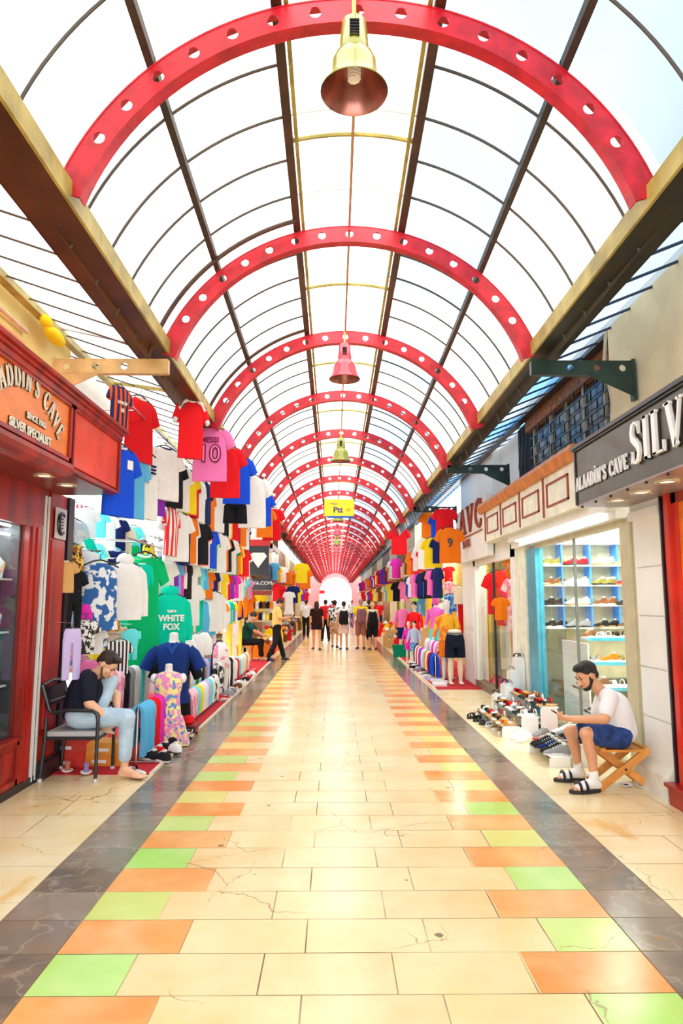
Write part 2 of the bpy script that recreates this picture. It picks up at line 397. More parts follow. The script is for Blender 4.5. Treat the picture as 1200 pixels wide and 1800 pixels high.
# red carpets under the clothes stands
def rug(x0,x1,y0,y1,label,rim=None):
    o=MB().box(x0,x1,y0,y1,.0,.012).build('carpet',carpet); tag(o,label,'carpet')
    if rim:
        MB().box(rim,rim+.035,y0,y1,.0,.018).build('edge_strip',solid('pale_carpet_edging',(.85,.75,.6)),o)
    return o
rug(-3.8,-1.74,6.72,19.6,'red carpet running under the clothes stall on the left of the walkway',-1.74)
rug(1.90,3.6,12.95,23.0,'red carpet under the clothes stall on the right of the walkway',1.865)
rug(2.35,2.85,7.6,8.55,'small red mat between the two shoe racks on the right')

# ================================================================ ROOF
def crown(Y): return 4.66+.30*math.exp(-(Y-3.42)/7.0)
def beamz(Y): return 3.66+.075*math.exp(-max(Y-3.42,-6)/9.0)
CX=.13; RO=1.716; RI=1.585; HALF=math.radians(71)
def arch_mesh():
    mb=MB(); rc=(RO+RI)/2; hr=.034; n=17; dth=2*HALF/n; th=.006
    def P(s,r,y): return ((r)*math.sin(s),y,r*math.cos(s))
    for side,y in ((0,-th),(1,th)):
        for i in range(n):
            s0=-HALF+i*dth; sc_=s0+dth/2; K=16; inner=[]; outer=[]
            hole = 0 < i < n-1
            for k in range(K):
                a=2*PI*k/K; ca,sa=math.cos(a),math.sin(a); q=max(abs(ca),abs(sa))
                outer.append(P(sc_+ca/q*dth/2, rc+sa/q*(RO-RI)/2, y))
                inner.append(P(sc_+ca*hr/rc, rc+sa*hr, y))
            if hole:
                mb.add(outer+inner,[(k,(k+1)%K,K+(k+1)%K,K+k) for k in range(K)],0)
                if side==0:
                    back=[(p[0],th,p[2]) for p in inner]
                    mb.add(inner+back,[(k,(k+1)%K,K+(k+1)%K,K+k) for k in range(K)],0)
            else: mb.add(outer,[tuple(range(K))],0)
    # flanges top and bottom (channel opening away from the camera)
    m=48
    for r0,r1 in ((RO,RO+.009),(RI-.009,RI)):
        rings=[]
        for i in range(m+1):
            s=-HALF+2*HALF*i/m
            rings.append([P(s,r0,-.01),P(s,r0,.075),P(s,r1,.075),P(s,r1,-.01)])
        mb.loft(rings)
    return mb.mesh('steel_arch',steel_red)
am=arch_mesh()
ARCH_Y=[3.42+2.2*k for k in range(-4,32)]
pos_names={-4:0}
for i,Y in enumerate(ARCH_Y):
    k=i-4
    o=link('steel_arch',am,None,(CX,Y,crown(max(Y,2.0))-RO))
    if k<0: lb='red perforated steel roof arch behind the camera, %s behind the green lamp arch'%ordw(-k-1)
    else: lb='red perforated steel roof arch with round holes, %s counted from the camera'%ordw(k)
    tag(o,lb,'arch','red roof arches')
NS=40
def arcpt(r,s,Y): return (CX+r*math.sin(s),Y,crown(max(Y,2.0))-RO+r*math.cos(s))
# translucent sheets, one mesh: clear middle strip, milky left, bluish right
HS=math.radians(74)
A1=math.asin(.455/1.75); A2=math.asin(1.14/1.75)
cm=MB(); segs=[(-HS,-A2,1),(-A2,-A1,1),(-A1,A1,0),(A1,A2,2),(A2,HS,1)]
ry=random.Random(3)
for Y0,Y1 in zip(ARCH_Y[:-1],ARCH_Y[1:]):
    for a,b_,mi in segs:
        sub=2 if mi!=0 else 1
        for h in range(sub):
            ya=Y0+(Y1-Y0)*h/sub; yb=Y0+(Y1-Y0)*(h+1)/sub
            mm=mi
            if mi==1 and a>0 and ry.random()<.35: mm=2
            if mi==2 and a>=A2 and ry.random()<.75: mm=1
            if mi==2 and ry.random()<.2: mm=1
            n=8; vs=[]; 
            for j in range(n+1):
                s=a+(b_-a)*j/n; vs.append(arcpt(RO+.075,s,ya)); vs.append(arcpt(RO+.075,s,yb))
            cm.add(vs,[(2*j,2*j+2,2*j+3,2*j+1) for j in range(n)],mm)
ceil=struct(cm.build('ceiling',[sheet_clear,sheet_white,sheet_blue],smooth=True))
# purlins (lengthways)
def along(name,s,wx,wz,mat,r=RO+.045,inset=0):
    mb=MB()
    for Y0,Y1 in zip(ARCH_Y[:-1],ARCH_Y[1:]):
        a=Vector(arcpt(r,s,Y0)); b=Vector(arcpt(r,s,Y1)); mb.bar(a,b+(b-a).normalized()*.01,wx,wz)
    return mb.build(name,mat)
ti=1
for s,mat,wx in ((-A2,steel_dark,.045),(-A1,steel_brown,.06),(A1,steel_brown,.06),(A2,steel_dark,.045)):
    o=along('trim_%d'%ti,s,wx,.06,mat); struct(o); ti+=1
for s in (-A1+.03,A1-.03):
    o=along('trim_%d'%ti,s,.028,.03,steel_olive,RO+.03); struct(o); ti+=1
o=along('trim_%d'%ti,0.0,.022,.022,solid('tan_lath',(.62,.36,.2)),RO+.03); struct(o); ti+=1
# glazing bars: thin transverse bars between the arches, parts of the ceiling
def bar_mesh(s0,s1,r,rad,mat,name):
    mb=MB(); pts=[(r*math.sin(s0+(s1-s0)*i/20),0,r*math.cos(s0+(s1-s0)*i/20)) for i in range(21)]
    mb.tube(pts,rad,6); return mb.mesh(name,mat,True)
gbL=bar_mesh(-HS,-A1,RO+.06,.0095,bar_dark,'glazing_bar'); gbR=bar_mesh(A1,HS,RO+.06,.0095,bar_dark,'glazing_bar')
gbC=bar_mesh(-A1,A1,RO+.06,.005,solid('pale_glazing_bar',(.6,.55,.5)),'glazing_bar')
gbY=bar_mesh(-A1,A1,RO+.04,.017,steel_olive,'glazing_bar'); gbT=bar_mesh(-HS,-A1,RO+.02,.019,steel_brown,'glazing_bar')
for Y0 in ARCH_Y[:-1]:
    for j in range(1,5):
        Y=Y0+2.2*j/5; z=crown(max(Y,2.0))-RO
        if Y<1.2 or Y>40: continue
        for me in (gbL,gbR):
            tag(link('glazing_bar',me,None,(CX,Y,z)),'thin dark curved bar holding the side sheets of the translucent roof','glazing bar','curved glazing bars of the roof')
        if j%2==0 and Y<20: tag(link('glazing_bar',gbC,None,(CX,Y,z)),'faint pale bar across the clear middle strip of the roof','glazing bar','pale bars of the middle roof strip')
    Y=Y0+1.1
    if 1.2<Y<50: tag(link('glazing_bar',gbY,None,(CX,Y,crown(max(Y,2))-RO)),'olive painted rib across the clear middle strip of the roof','roof rib','olive ribs of the middle roof strip')
for Y in (5.62-.16,7.82-.14):
    tag(link('glazing_bar',gbT,None,(CX,Y,crown(Y)-RO)),'thicker brown curved pipe just before the %s red arch, left side'%('second' if Y<6 else 'third'),'roof pipe')
# main side beams
def beam(name,side,xa,xb):
    mb=MB(); Ys=[-5.4]+[3.42+2.2*k for k in range(0,32)]
    for Y0,Y1 in zip(Ys[:-1],Ys[1:]):
        z0,z1=beamz(Y0),beamz(Y1)
        for (x0,x1,d0,d1,mi) in ((xa,xb,0,.012,0),(xa-.006*side,xa+.012*side,-.01,.115,1),(xb-.012*side,xb,0,.16,0),(xa+.012*side,xa+.07*side,.105,.117,1),(xa+.055*side,xa+.075*side,.11,.19,2)):
            x0,x1=sorted((x0,x1))
            vs=[(x0,Y0,z0+d0),(x1,Y0,z0+d0),(x1,Y1,z1+d0),(x0,Y1,z1+d0),(x0,Y0,z0+d1),(x1,Y0,z0+d1),(x1,Y1,z1+d1),(x0,Y1,z1+d1)]
            mb.add(vs,[(0,3,2,1),(4,5,6,7),(0,1,5,4),(1,2,6,5),(2,3,7,6),(3,0,4,7)],mi)
    return mb
struct(beam('b',-1,-1.41,-1.71).build('trim_%d'%ti,[steel_brown,steel_olive,steel_dark])); ti+=1
struct(beam('b',1,1.69,1.95).build('trim_%d'%ti,[solid('dark_olive_steel',(.022,.018,.006),rough=.4,var=.4,scale=4),steel_olive,steel_dark])); ti+=1
# lean-to roofs between the beams and the walls
def lean(side,xa,xb,za,zb,mats,nm):
    mb=MB(); y=-5.0; i=0
    while y<71:
        y1=y+1.1; mi=0 if ry.random()<.7 else 1
        vs=[(xa,y,za),(xb,y,zb),(xb,y1,zb),(xa,y1,za)]; mb.add(vs,[(0,1,2,3)],mi); y=y1
    return struct(mb.build(nm,mats))
lean(-1,-1.66,-2.95,3.92,4.36,[sheet_white,sheet_clear],'ceiling_left')
lean(1,1.93,3.0,3.92,4.36,[sheet_blue,sheet_deep],'ceiling_right')
lb=MB().tube([(-1.66,0,3.9),(-2.95,0,4.34)],.008,6).mesh('glazing_bar',bar_dark,True)
rb=MB().tube([(1.93,0,3.9),(3.0,0,4.34)],.012,6).mesh('glazing_bar',solid('deep_blue_bar',(.02,.04,.1)),True)
y=1.5
while y<26:
    tag(link('glazing_bar',lb,None,(0,y,0)),'thin sloping bar under the side roof on the left','glazing bar','sloping bars of the left side roof')
    tag(link('glazing_bar',rb,None,(0,y,0)),'thin dark sloping bar under the blue side roof on the right','glazing bar','sloping bars of the right side roof')
    y+=.42
struct(MB().box(-2.74,-2.66,-5,14,4.20,4.29).build('trim_%d'%ti,steel_olive)); ti+=1
struct(MB().box(2.62,2.72,-5,70,4.16,4.28).build('trim_%d'%ti,blackm)); ti+=1
tag(MB().bar((-2.7,6.45,4.3),(-1.7,6.05,3.95),.035,.035).build('roof_strut',solid('faded_red_steel',(.6,.15,.13))),'faded red strut under the left side roof','strut')
tag(MB().bar((-2.7,8.1,4.27),(-1.7,7.3,3.9),.03,.04).build('roof_strut',steel_olive),'pale olive strut under the left side roof, beyond the red one','strut')
# perforated wall brackets
def bracket(side, Y, xin, xout, mat, label):
    z=beamz(Y)-.115; root=empty('wall_bracket',(0,Y,z),0,label,'bracket','perforated brackets')
    mb=MB(); n=4; L=abs(xout-xin); d=L/n; th=.006; K=16
    for yy in (-th,th):
        for i in range(n):
            cx=min(xin,xout)+d*(i+.5); outer=[]; inner=[]
            for k in range(K):
                a=2*PI*k/K; ca,sa=math.cos(a),math.sin(a); q=max(abs(ca),abs(sa))
                outer.append((cx+ca/q*d/2,yy,sa/q*.055)); inner.append((cx+ca*.03,yy,sa*.03))
            if i==(0 if side>0 else n-1): mb.add(outer,[tuple(range(K))]); continue
            mb.add(outer+inner,[(k,(k+1)%K,K+(k+1)%K,K+k) for k in range(K)])
            if yy<0: mb.add(inner+[(p[0],th,p[2]) for p in inner],[(k,(k+1)%K,K+(k+1)%K,K+k) for k in range(K)])
    a,b_=sorted((xin,xout)); mb.box(a,b_,-.008,.05,.055,.064); mb.box(a,b_,-.008,.05,-.064,-.055); mb.box(xin-.006,xin+.006,-.008,.05,-.06,.06)
    mb.build('web',mat,root)
    e=xout; s=side
    MB().prism([(e,-.06),(e-s*.42,-.06),(e,-.26)],-.006,.006).box(e-s*.03,e,-.01,.06,-.28,.08).build('gusset',mat,root)
    return root
bracket(1,5.62,1.69,2.58,steel_green,'dark green perforated bracket on the right wall, above the black sign')
bracket(1,10.02,1.69,2.62,steel_green,'dark green perforated bracket on the right wall, above the white shop panels')
bracket(1,14.42,1.69,2.62,steel_green,'dark green perforated bracket on the right above the red hanging jersey')
bracket(-1,5.62,-1.42,-2.40,solid('ochre_painted_steel',(.75,.5,.2),rough=.4,var=.7),'ochre perforated bracket above the orange jeweller sign on the left')

# ================================================================ LAMPS
def lamp(Y,mat,label,first=None):
    z=crown(Y)-.02; s=1.0
    root=empty('pendant_lamp',(.105 if Y<5 else .12,Y-.05,z-.06),0,label,'lamp','bell lamps hung below the arches')
    MB().tube([(0,0,.06),(0,0,-.12)],.012,8).build('stem',steel_olive,root)
    h=MB().lathe([(.0,-.085),(.045,-.09),(.066,-.11),(.086,-.29),(.087,-.30)],32).build('ballast_housing',mat,root,True)
    sl=MB()
    for j in range(6): sl.box(-.026,.026,-.088,-.055,-.165-.018*j-.004,-.165-.018*j+.003)
    sl.build('vent_slot',blackmat,root)
    rings=[(.082,-.295),(.118,-.335),(.138,-.39),(.150,-.455),(.176,-.51),(.184,-.525),(.182,-.53),(.170,-.512),(.146,-.455),(.122,-.395),(.098,-.345),(.06,-.325),(0.001,-.32)]
    MB().lathe(rings[:7],40).build('lamp_shade',mat,root,True)
    mb=MB(); n=72; vs=[]; fs=[]; pr=rings[6:]
    for r,zz in pr:
        for k in range(n): a=2*PI*k/n; rr=r*(1-.025*(k%2)); vs.append((rr*math.cos(a),rr*math.sin(a),zz))
    for i in range(len(pr)-1):
        for k in range(n): fs.append((i*n+k,i*n+(k+1)%n,(i+1)*n+(k+1)%n,(i+1)*n+k))
    mb.add(vs,fs); mb.build('ribbed_reflector',solid('copper_reflector',(.5,.2,.16),rough=.25,metal=.7,var=.7),root,True)
    pts=[(.028*math.cos(i*.7),.028*math.sin(i*.7),-.33-.0021*i) for i in range(62)]
    MB().tube(pts,.0095,6).build('spiral_bulb',solid('pale_bulb_glass',(.95,.85,.7),rough=.3,emit=(1,.9,.7),es=.15),root,True)
    return root
lamp_green=solid('olive_gold_enamel',(.27,.27,.015),rough=.28,var=.85,coat=.3); lamp_red=solid('red_enamel',(.7,.05,.08),rough=.28,coat=.3)
lamp(3.42,lamp_green,'large olive green bell lamp with a spiral bulb, hung from the nearest red arch')
lamp(7.82,lamp_red,'red bell lamp hung below the third red arch')
lamp(12.22,lamp_green,'small olive green bell lamp hung beyond the red lamp')
for j,Y in enumerate((21.02,25.42,29.82,34.22)): lamp(Y,(lamp_green,lamp_red)[j%2],'%s bell lamp far down the hall, %s beyond the yellow hanging sign'%(('olive green','red')[j%2],ordw(j)))
# hanging yellow post sign
Y=16.6; a=atY(570,878,Y); b_=atY(622,907,Y)
sg=empty('hanging_sign',((a.x+b_.x)/2,Y,(a.z+b_.z)/2),0,'yellow hanging post office sign with blue lower edge in mid hall','sign')
hw=(b_.x-a.x)/2; hh=(a.z-b_.z)/2
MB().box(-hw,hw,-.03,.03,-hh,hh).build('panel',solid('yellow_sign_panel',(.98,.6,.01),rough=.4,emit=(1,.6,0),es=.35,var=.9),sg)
MB().box(-hw*.8,hw,-.035,.03,-hh-.05,-hh).build('blue_edge',solid('blue_sign_edge',(.02,.15,.5)),sg)
text('Ptt',.20,solid('navy_letters',(.03,.06,.2)),(-.03,-.034,-.06),R_CAM,parent=sg,bold=.006)
text('24',.10,solid('red_letters',(.7,.1,.02)),(.22,-.034,-.06),R_CAM,parent=sg)
MB().tube([(-.24,-.034,.09),(-.1,-.034,.12),(-.02,-.034,.09),(-.12,-.034,.08),(-.2,-.034,.1)],.006,6).build('bird_emblem',solid('navy_letters',(.03,.06,.2)),sg)
MB().tube([(0,0,hh),(0,0,crown(Y)-RO+RI-sg.location.z)],.008,6).build('hanging_rod',steel_dark,sg)
# ================================================================ WALLS AND NEAR SHOPS
def wbox(name,x0,x1,y0,y1,z0,z1,m): return struct(MB().box(x0,x1,y0,y1,z0,z1).build(name,m))
wbox('wall_left',-3.0,-2.8,-5,7.0,3.2,4.4,plaster_y)
wbox('wall_left_rear',-4.3,-4.15,-5,20,0,4.4,solid('shop_inside_wall',(.8,.84,.84),rough=.8,var=.95,scale=1))
wbox('wall_left_upper',-3.05,-2.95,7.0,20,3.3,4.4,whitep)
wbox('ceiling_shop_left',-4.15,-2.8,-5,20,2.98,3.1,whitep)
wbox('wall_right_upper',2.60,2.86,-5,6.2,3.0,4.25,plaster)
wbox('wall_right',2.84,3.0,6.2,10.2,3.15,4.25,plaster)
wbox('wall_right_far',2.74,3.0,11.62,14.6,2.62,4.25,whitep)
wbox('wall_right_middle',2.88,3.0,10.2,11.62,2.62,4.25,whitep)
wbox('wall_right_rear',4.55,4.7,-5,23,0,4.4,whitep)
wbox('ceiling_shop_right',2.86,4.55,-5,23,2.95,3.1,whitep)
wbox('wall_right_cross',2.9,4.55,9.92,10.05,0,2.95,whitep)
wbox('wall_left_cross',-4.15,-2.85,6.86,7.0,0,3.0,solid('dark_partition',(.05,.03,.06)))
wbox('wall_right_partition',2.9,4.55,5.9,6.02,0,2.95,whitep)
# moulding on the yellow wall (upper left)
tag(MB().box(-2.80,-2.70,-2,5.75,3.80,3.86).box(-2.80,-2.75,-2,5.7,3.74,3.80).box(-2.80,-2.72,5.62,5.70,3.60,3.74).build('cornice_moulding',wood_orange),'orange brown moulding on the yellow upper wall at far left','moulding')
tag(MB().tube([(-2.76,-2,4.02),(-2.76,5.9,4.02)],.02,8).build('wall_pipe',solid('pinkish_pipe',(.8,.6,.45))),'pale pipe running along the yellow upper wall at left','pipe')
tag(MB().ell((-2.66,6.25,4.12),(.06,.22,.07)).ell((-2.66,6.05,4.18),(.05,.1,.06)).build('cloth_bundle',cloth(YEL),smooth=True),'bright yellow bundle tucked under the left side roof','bundle')

# ---- jeweller at left
SX=-2.12
js=empty('shop_sign',(SX,4.67,2.98),0,'orange and red wooden jeweller sign box with arched lettering, upper left','sign')
def sgb(name,mat,f): mb=MB(); f(mb); return mb.build(name,mat,js)
y0,y1=-2.2,1.95     # local along Y
z0,z1=-.32,.26
sgb('box',wood_mid,lambda m:m.box(-.66,-.03,y0,y1,z0+.0,z1))
sgb('panel_left',wood_orange,lambda m:m.box(-.04,0,y0,.66,z0+.09,z1-.07))
sgb('panel_right',wood_mid,lambda m:m.box(-.04,.0,.76,y1-.05,z0+.05,z1-.07))
def frames(m):
    for (a,b_) in ((y0,.70),(.74,y1)):
        m.box(-.03,.02,a,b_,z1-.075,z1-.045); 
        m.box(-.03,.02,b_-.035,b_,z0+(.06 if b_<1 else .02),z1-.05)
    m.box(-.03,.02,.74,.77,z0+.02,z1-.05)
    m.box(-.03,.03,y0,y1,z1-.05,z1+.0); m.box(-.05,.05,y0,y1+.03,z1,z1+.03); m.box(-.05,.075,y0,y1+.05,z1+.03,z1+.06)
    m.box(-.03,.02,y0,.70,z0+.06,z0+.09)
    m.box(-.03,.015,.74,y1,z0-.0,z0+.025)
sgb('frame_moulding',wood_red,frames)
# rolled lower lip under the lettered panel
def lip(m):
    prof=[(0,z0+.06),(.03,z0+.04),(.045,z0),(.03,z0-.04),(-.02,z0-.06),(-.1,z0-.06),(-.1,z0+.06)]
    vs=[(x,y0,z) for x,z in prof]+[(x,.72,z) for x,z in prof]; n=len(prof)
    m.add(vs,[tuple(range(n)),tuple(range(2*n-1,n-1,-1))]+[(i,i+n,(i+1)%n+n,(i+1)%n) for i in range(n)])
sgb('lower_lip',wood_red,lip)
sgb('soffit',solid('dark_red_soffit',(.22,.012,.01),rough=.3),lambda m:m.box(-.66,-.03,y0,y1,z0-.012,z0))
for k,(px,py) in enumerate(((78,834),(118,851))):
    p=atZ(px,py,2.655)-Vector(js.location)
    f=MB().lathe([(.055,-.01),(.085,-.01),(.09,0),(.085,.005)],28,M=Matrix.Translation((p.x,p.y,z0-.012))).build('downlight_ring',solid('brushed_ring',(.8,.7,.55),metal=.6,rough=.3),js)
    MB().lathe([(0.001,-.004),(.055,-.004)],24,M=Matrix.Translation((p.x,p.y,z0-.013))).build('downlight_lens',emis('warm_lens',(1,.7,.4),1.6),f)
# lettering: serif strokes built as little ribbons
def stroke_letter(ch, mb, h, w, t=.16, thin=.07, depth=.01, ox=0, oz=0, M=None, mi=0):
    """serif capital in a box w x h, origin bottom left; x to the right, z up, front at y=-depth"""
    def line(x0,z0_,x1,z1_,tk):
        a=Vector((x0*w,z0_*h)); b=Vector((x1*w,z1_*h)); d=(b-a).normalized(); n=Vector((-d.y,d.x))*tk*h/2
        q=[a+n,b+n,b-n,a-n]; mb.prism([(p.x+ox,p.y+oz) for p in q],-depth,0,'y',mi,M)
    def serif(x,z_,hw=.17): mb.box(x*w-hw*w+ox,x*w+hw*w+ox,-depth,0,(z_*h)-(.03*h)+oz,(z_*h)+(.03*h)+oz,mi,M)
    def curve(pts,tks):
        P=[Vector((p[0]*w,p[1]*h)) for p in pts]; L=[];Rr=[]
        for i,p in enumerate(P):
            d=(P[min(i+1,len(P)-1)]-P[max(i-1,0)]).normalized(); n=Vector((-d.y,d.x))*tks[i]*h/2; L.append(p+n); Rr.append(p-n)
        for i in range(len(P)-1):
            q=[L[i],L[i+1],Rr[i+1],Rr[i]]; mb.prism([(p_.x+ox,p_.y+oz) for p_ in q],-depth,0,'y',mi,M)
    if ch=='I' or ch=='İ':
        line(.5,0,.5,1,t); serif(.5,.03,.3); serif(.5,.97,.3)
        if ch=='İ': mb.box(.5*w-.08*h+ox,.5*w+.08*h+ox,-depth,0,1.1*h+oz,1.24*h+oz,mi,M)
    elif ch=='L': line(.25,0,.25,1,t); line(.1,.03,.95,.03,thin); line(.93,0,.93,.25,thin*.8); serif(.25,.97,.24)
    elif ch=='V': line(.15,1,.52,0,t); line(.9,1,.52,0,thin); serif(.15,.97,.2); serif(.88,.97,.16)
    elif ch=='A': line(.08,0,.48,1,thin); line(.92,0,.5,1,t); line(.25,.34,.72,.34,thin*.8); serif(.08,.03,.14); serif(.92,.03,.18)
    elif ch=='E': line(.25,0,.25,1,t); line(.1,.03,.92,.03,thin); line(.1,.97,.88,.97,thin); line(.3,.52,.7,.52,thin); line(.9,0,.9,.24,thin*.7); line(.86,1,.86,.78,thin*.7)
    elif ch=='N': line(.2,0,.2,1,thin); line(.82,0,.82,1,thin); line(.15,1,.82,0,t); serif(.2,.03,.15); serif(.82,.97,.15)
    elif ch=='R':
        line(.25,0,.25,1,t); serif(.25,.03,.2); pts=[(.15,.97),(.6,.97),(.82,.88),(.86,.76),(.8,.62),(.6,.53),(.3,.52)]; curve(pts,[thin,thin,t*.7,t,t*.7,thin,thin]); line(.5,.53,.95,0,t)
    elif ch=='D':
        line(.22,0,.22,1,t); pts=[(.1,.97),(.45,.97),(.75,.85),(.9,.6),(.9,.4),(.75,.15),(.45,.03),(.1,.03)]; curve(pts,[thin,thin,t*.7,t,t,t*.7,thin,thin])
    elif ch=='C':
        pts=[(.88,.72),(.82,.9),(.6,.99),(.35,.9),(.17,.68),(.12,.5),(.17,.3),(.35,.1),(.6,.01),(.82,.1),(.9,.25)]; curve(pts,[thin,thin,thin,t*.7,t,t,t,t*.7,thin,thin,thin]); line(.89,.65,.89,.98,thin*.7)
    elif ch=='S':
        pts=[(.84,.72),(.78,.9),(.55,.99),(.3,.93),(.18,.77),(.25,.62),(.5,.52),(.75,.4),(.84,.24),(.72,.07),(.48,.01),(.22,.1),(.14,.28)]
        curve(pts,[thin,thin,thin,t*.7,t*.8,t,t*1.05,t,t*.8,t*.7,thin,thin,thin]); line(.85,.68,.85,.98,thin*.7); line(.14,.02,.14,.32,thin*.7)
    elif ch=="'": mb.prism([((.3*w)+ox,h*1.0+oz),((.7*w)+ox,h*1.0+oz),(.5*w+ox,h*.68+oz)],-depth,0,'y',mi,M)
WID={'A':.72,'L':.6,'D':.76,'İ':.34,'I':.36,'N':.78,"'":.22,'S':.56,'C':.72,'V':.72,'E':.62,'R':.7,' ':.42}
def serif_text(s, h, narrow=1, **k):
    """list of (char, x offset, width)"""
    out=[]; x=0
    for ch in s: w_=WID[ch]*h*narrow; out.append((ch,x,w_)); x+=w_+.1*h*narrow
    return out, x
goldw=solid('white_gold_letters',(.9,.85,.7),rough=.35,spec=.6); shadow=solid('black_letter_backing',(.02,.01,.01))
# arc lettering (front faces +x): build facing -y then turn by +90 degrees about z
def arc_text(s,h,Rr,half_y,zc,parent,mat,depth,grow=0):
    lay,tot=serif_text(s,h,.76); mb=MB()
    for ch,x,w_ in lay:
        if ch==' ': continue
        a=((x+w_/2)/tot-.5)*2*half_y/Rr   # angle along the arc
        M=Matrix.Rotation(0,4,'X')@Matrix.Translation((Rr*math.sin(a),0,zc-Rr+Rr*math.cos(a)))@Matrix.Rotation(a,4,'Y')@Matrix.Translation((-w_/2,0,0))
        stroke_letter(ch,mb,h,w_,t=.14+grow,thin=.06+grow,depth=depth,M=M)
    o=mb.build('arched_lettering',mat,parent); o.rotation_euler=(0,0,PI/2); o.location=(.0,-.07,0); return o
SN="ALADDİN'S CAVE"
arc_text(SN,.145,.74,.60,.08,js,shadow,.008,.045); arc_text(SN,.145,.74,.60,.08,js,goldw,.016)
for m_,dx,bd in ((shadow,.004,.005),(goldw,.010,.0012)):
    text('SINCE 1962',.062,m_,(dx,.07,-.09),R_PX,parent=js,bold=bd)
    text('SILVER SPECIALIST',.088,m_,(dx,-.0,-.195),R_PX,parent=js,bold=bd+.001,sx=.92)

jf=empty('storefront',(-2.72,4.6,0),0,'dark red wooden jeweller shop front with lit window, far left','shop front')
def jb(name,mat,f,par=None): mb=MB(); f(mb); return mb.build(name,mat,par or jf)
jb('base_panel',wood_red,lambda m:[m.box(-.08,.0,-4,1.5,.07,.44),m.box(0,.02,-4,1.5,.40,.44),m.box(0,.02,-4,1.5,.07,.12),m.box(0,.012,.9,1.42,.16,.36),m.box(0,.012,-1,.75,.16,.36)])
jb('plinth',blackm,lambda m:m.box(-.08,.03,-4,2.28,0,.07))
jb('window_sill',wood_red,lambda m:m.box(-.06,.045,-4,1.52,.44,.47))
jb('window_head',wood_red,lambda m:[m.box(-.08,.02,-4,1.82,2.32,2.66),m.box(-.02,.03,-4,1.6,2.28,2.33)])
jb('door_post',wood_red,lambda m:[m.box(-.1,.02,1.46,1.72,.07,2.32),m.box(.02,.035,1.50,1.54,.44,2.3),m.box(.02,.035,1.6,1.64,.07,2.3)])
jb('glass_pane',glass,lambda m:m.box(-.03,-.022,-4,1.46,.47,2.30))
pl=jb('corner_pilaster',wood_red,lambda m:[m.box(-.1,.03,1.86,2.24,.16,2.66),m.box(.03,.045,1.90,2.20,1.0,2.2),m.box(.03,.045,1.92,2.18,.45,.9)])
jb('white_strip',whitegloss,lambda m:[m.box(-.02,.035,1.745,1.762,.03,2.6),m.box(-.02,.035,1.81,1.832,.03,2.6)])
jb('dark_joint',blackm,lambda m:m.box(-.06,.02,1.76,1.81,.03,2.6))
jb('pilaster_base',blackm,lambda m:[m.box(-.1,.07,1.84,2.28,0,.15),m.box(.0,.05,1.84,2.27,.15,.18)])
jb('dark_corner',blackm,lambda m:m.box(-.1,.05,2.26,2.4,0,2.66))
em=jb('emblem_plate',solid('grey_white_plate',(.7,.7,.75),rough=.3),lambda m:m.box(.045,.055,1.93,2.19,2.22,2.52))
mb=MB(); pts=[(.06,2.06+.085*math.cos(a),2.37+.1*math.sin(a)) for a in [math.radians(50+i*13) for i in range(21)]]
mb.tube(pts,[.012+.012*math.sin(PI*i/20) for i in range(21)],8)
for j in range(4): mb.box(.055,.063,2.03,2.10,2.32+.03*j,2.335+.03*j)
mb.build('crescent_emblem',blackm,em,True)
# window display: glass shelves, busts, necklaces
dcab=empty('display_cabinet',(-3.1,4.6,0),0,'lit jewellery display cabinet behind the jeweller window','cabinet')
MB().box(-.35,-.3,-3,1.45,.4,2.4).box(-.35,.33,1.42,1.47,.4,2.4).box(-.35,.33,-3,1.45,.38,.46).build('carcase',solid('dark_display_back',(.05,.05,.06)),dcab)
for z in (.9,1.35,1.8): MB().box(-.3,.3,-3,1.4,z,z+.015).build('shelf',solid('pale_shelf',(.7,.75,.75),rough=.2),dcab)
for z in (2.2,2.28): MB().tube([(.25,-3,z),(.25,1.4,z)],.012,8).build('light_tube',tube_glow,dcab)
bustm=solid('white_velvet',(.9,.9,.9),rough=.8)
def bust(loc,rz,bead,label):
    o=empty('necklace_stand',loc,rz,label,'jewellery display','jewellery in the left window')
    MB().loft([[(a*math.cos(t),b_*math.sin(t),z) for t in [2*PI*k/16 for k in range(16)]] for a,b_,z in ((.07,.04,0),(.075,.045,.02),(.085,.05,.1),(.09,.05,.14),(.05,.035,.175),(.03,.03,.2),(.028,.028,.24))]).build('bust',bustm,o,True)
    MB().tube([(.06*math.cos(t),-.052-.006*math.sin(t),.13+.075*math.sin(t)) for t in [PI+PI*k/14 for k in range(15)]],.004,6).ell((0,-.06,.045),(.014,.01,.02)).build('necklace',bead,o,True)
    return o
beads=[solid('silver_beads',(.8,.8,.85),metal=1,rough=.2),solid('amber_beads',(.85,.25,.02),rough=.2),solid('turquoise_beads',(.05,.45,.5),rough=.3),solid('pearl_beads',(.9,.85,.8),rough=.25)]
bw=['silver','amber','turquoise','pearl']
for r_,z in enumerate((.47,.915,1.365,1.815)):
    for c in range(8):
        j=(r_*3+c)%4
        bust((-2.92+.05*(c%2),5.92-.27*c,z),PI/2-.5,beads[j],'%s necklace bust, %s shelf of the left jeweller window, %s from the door post'%(bw[j],('lowest','second','third','top')[r_],ordw(c)))

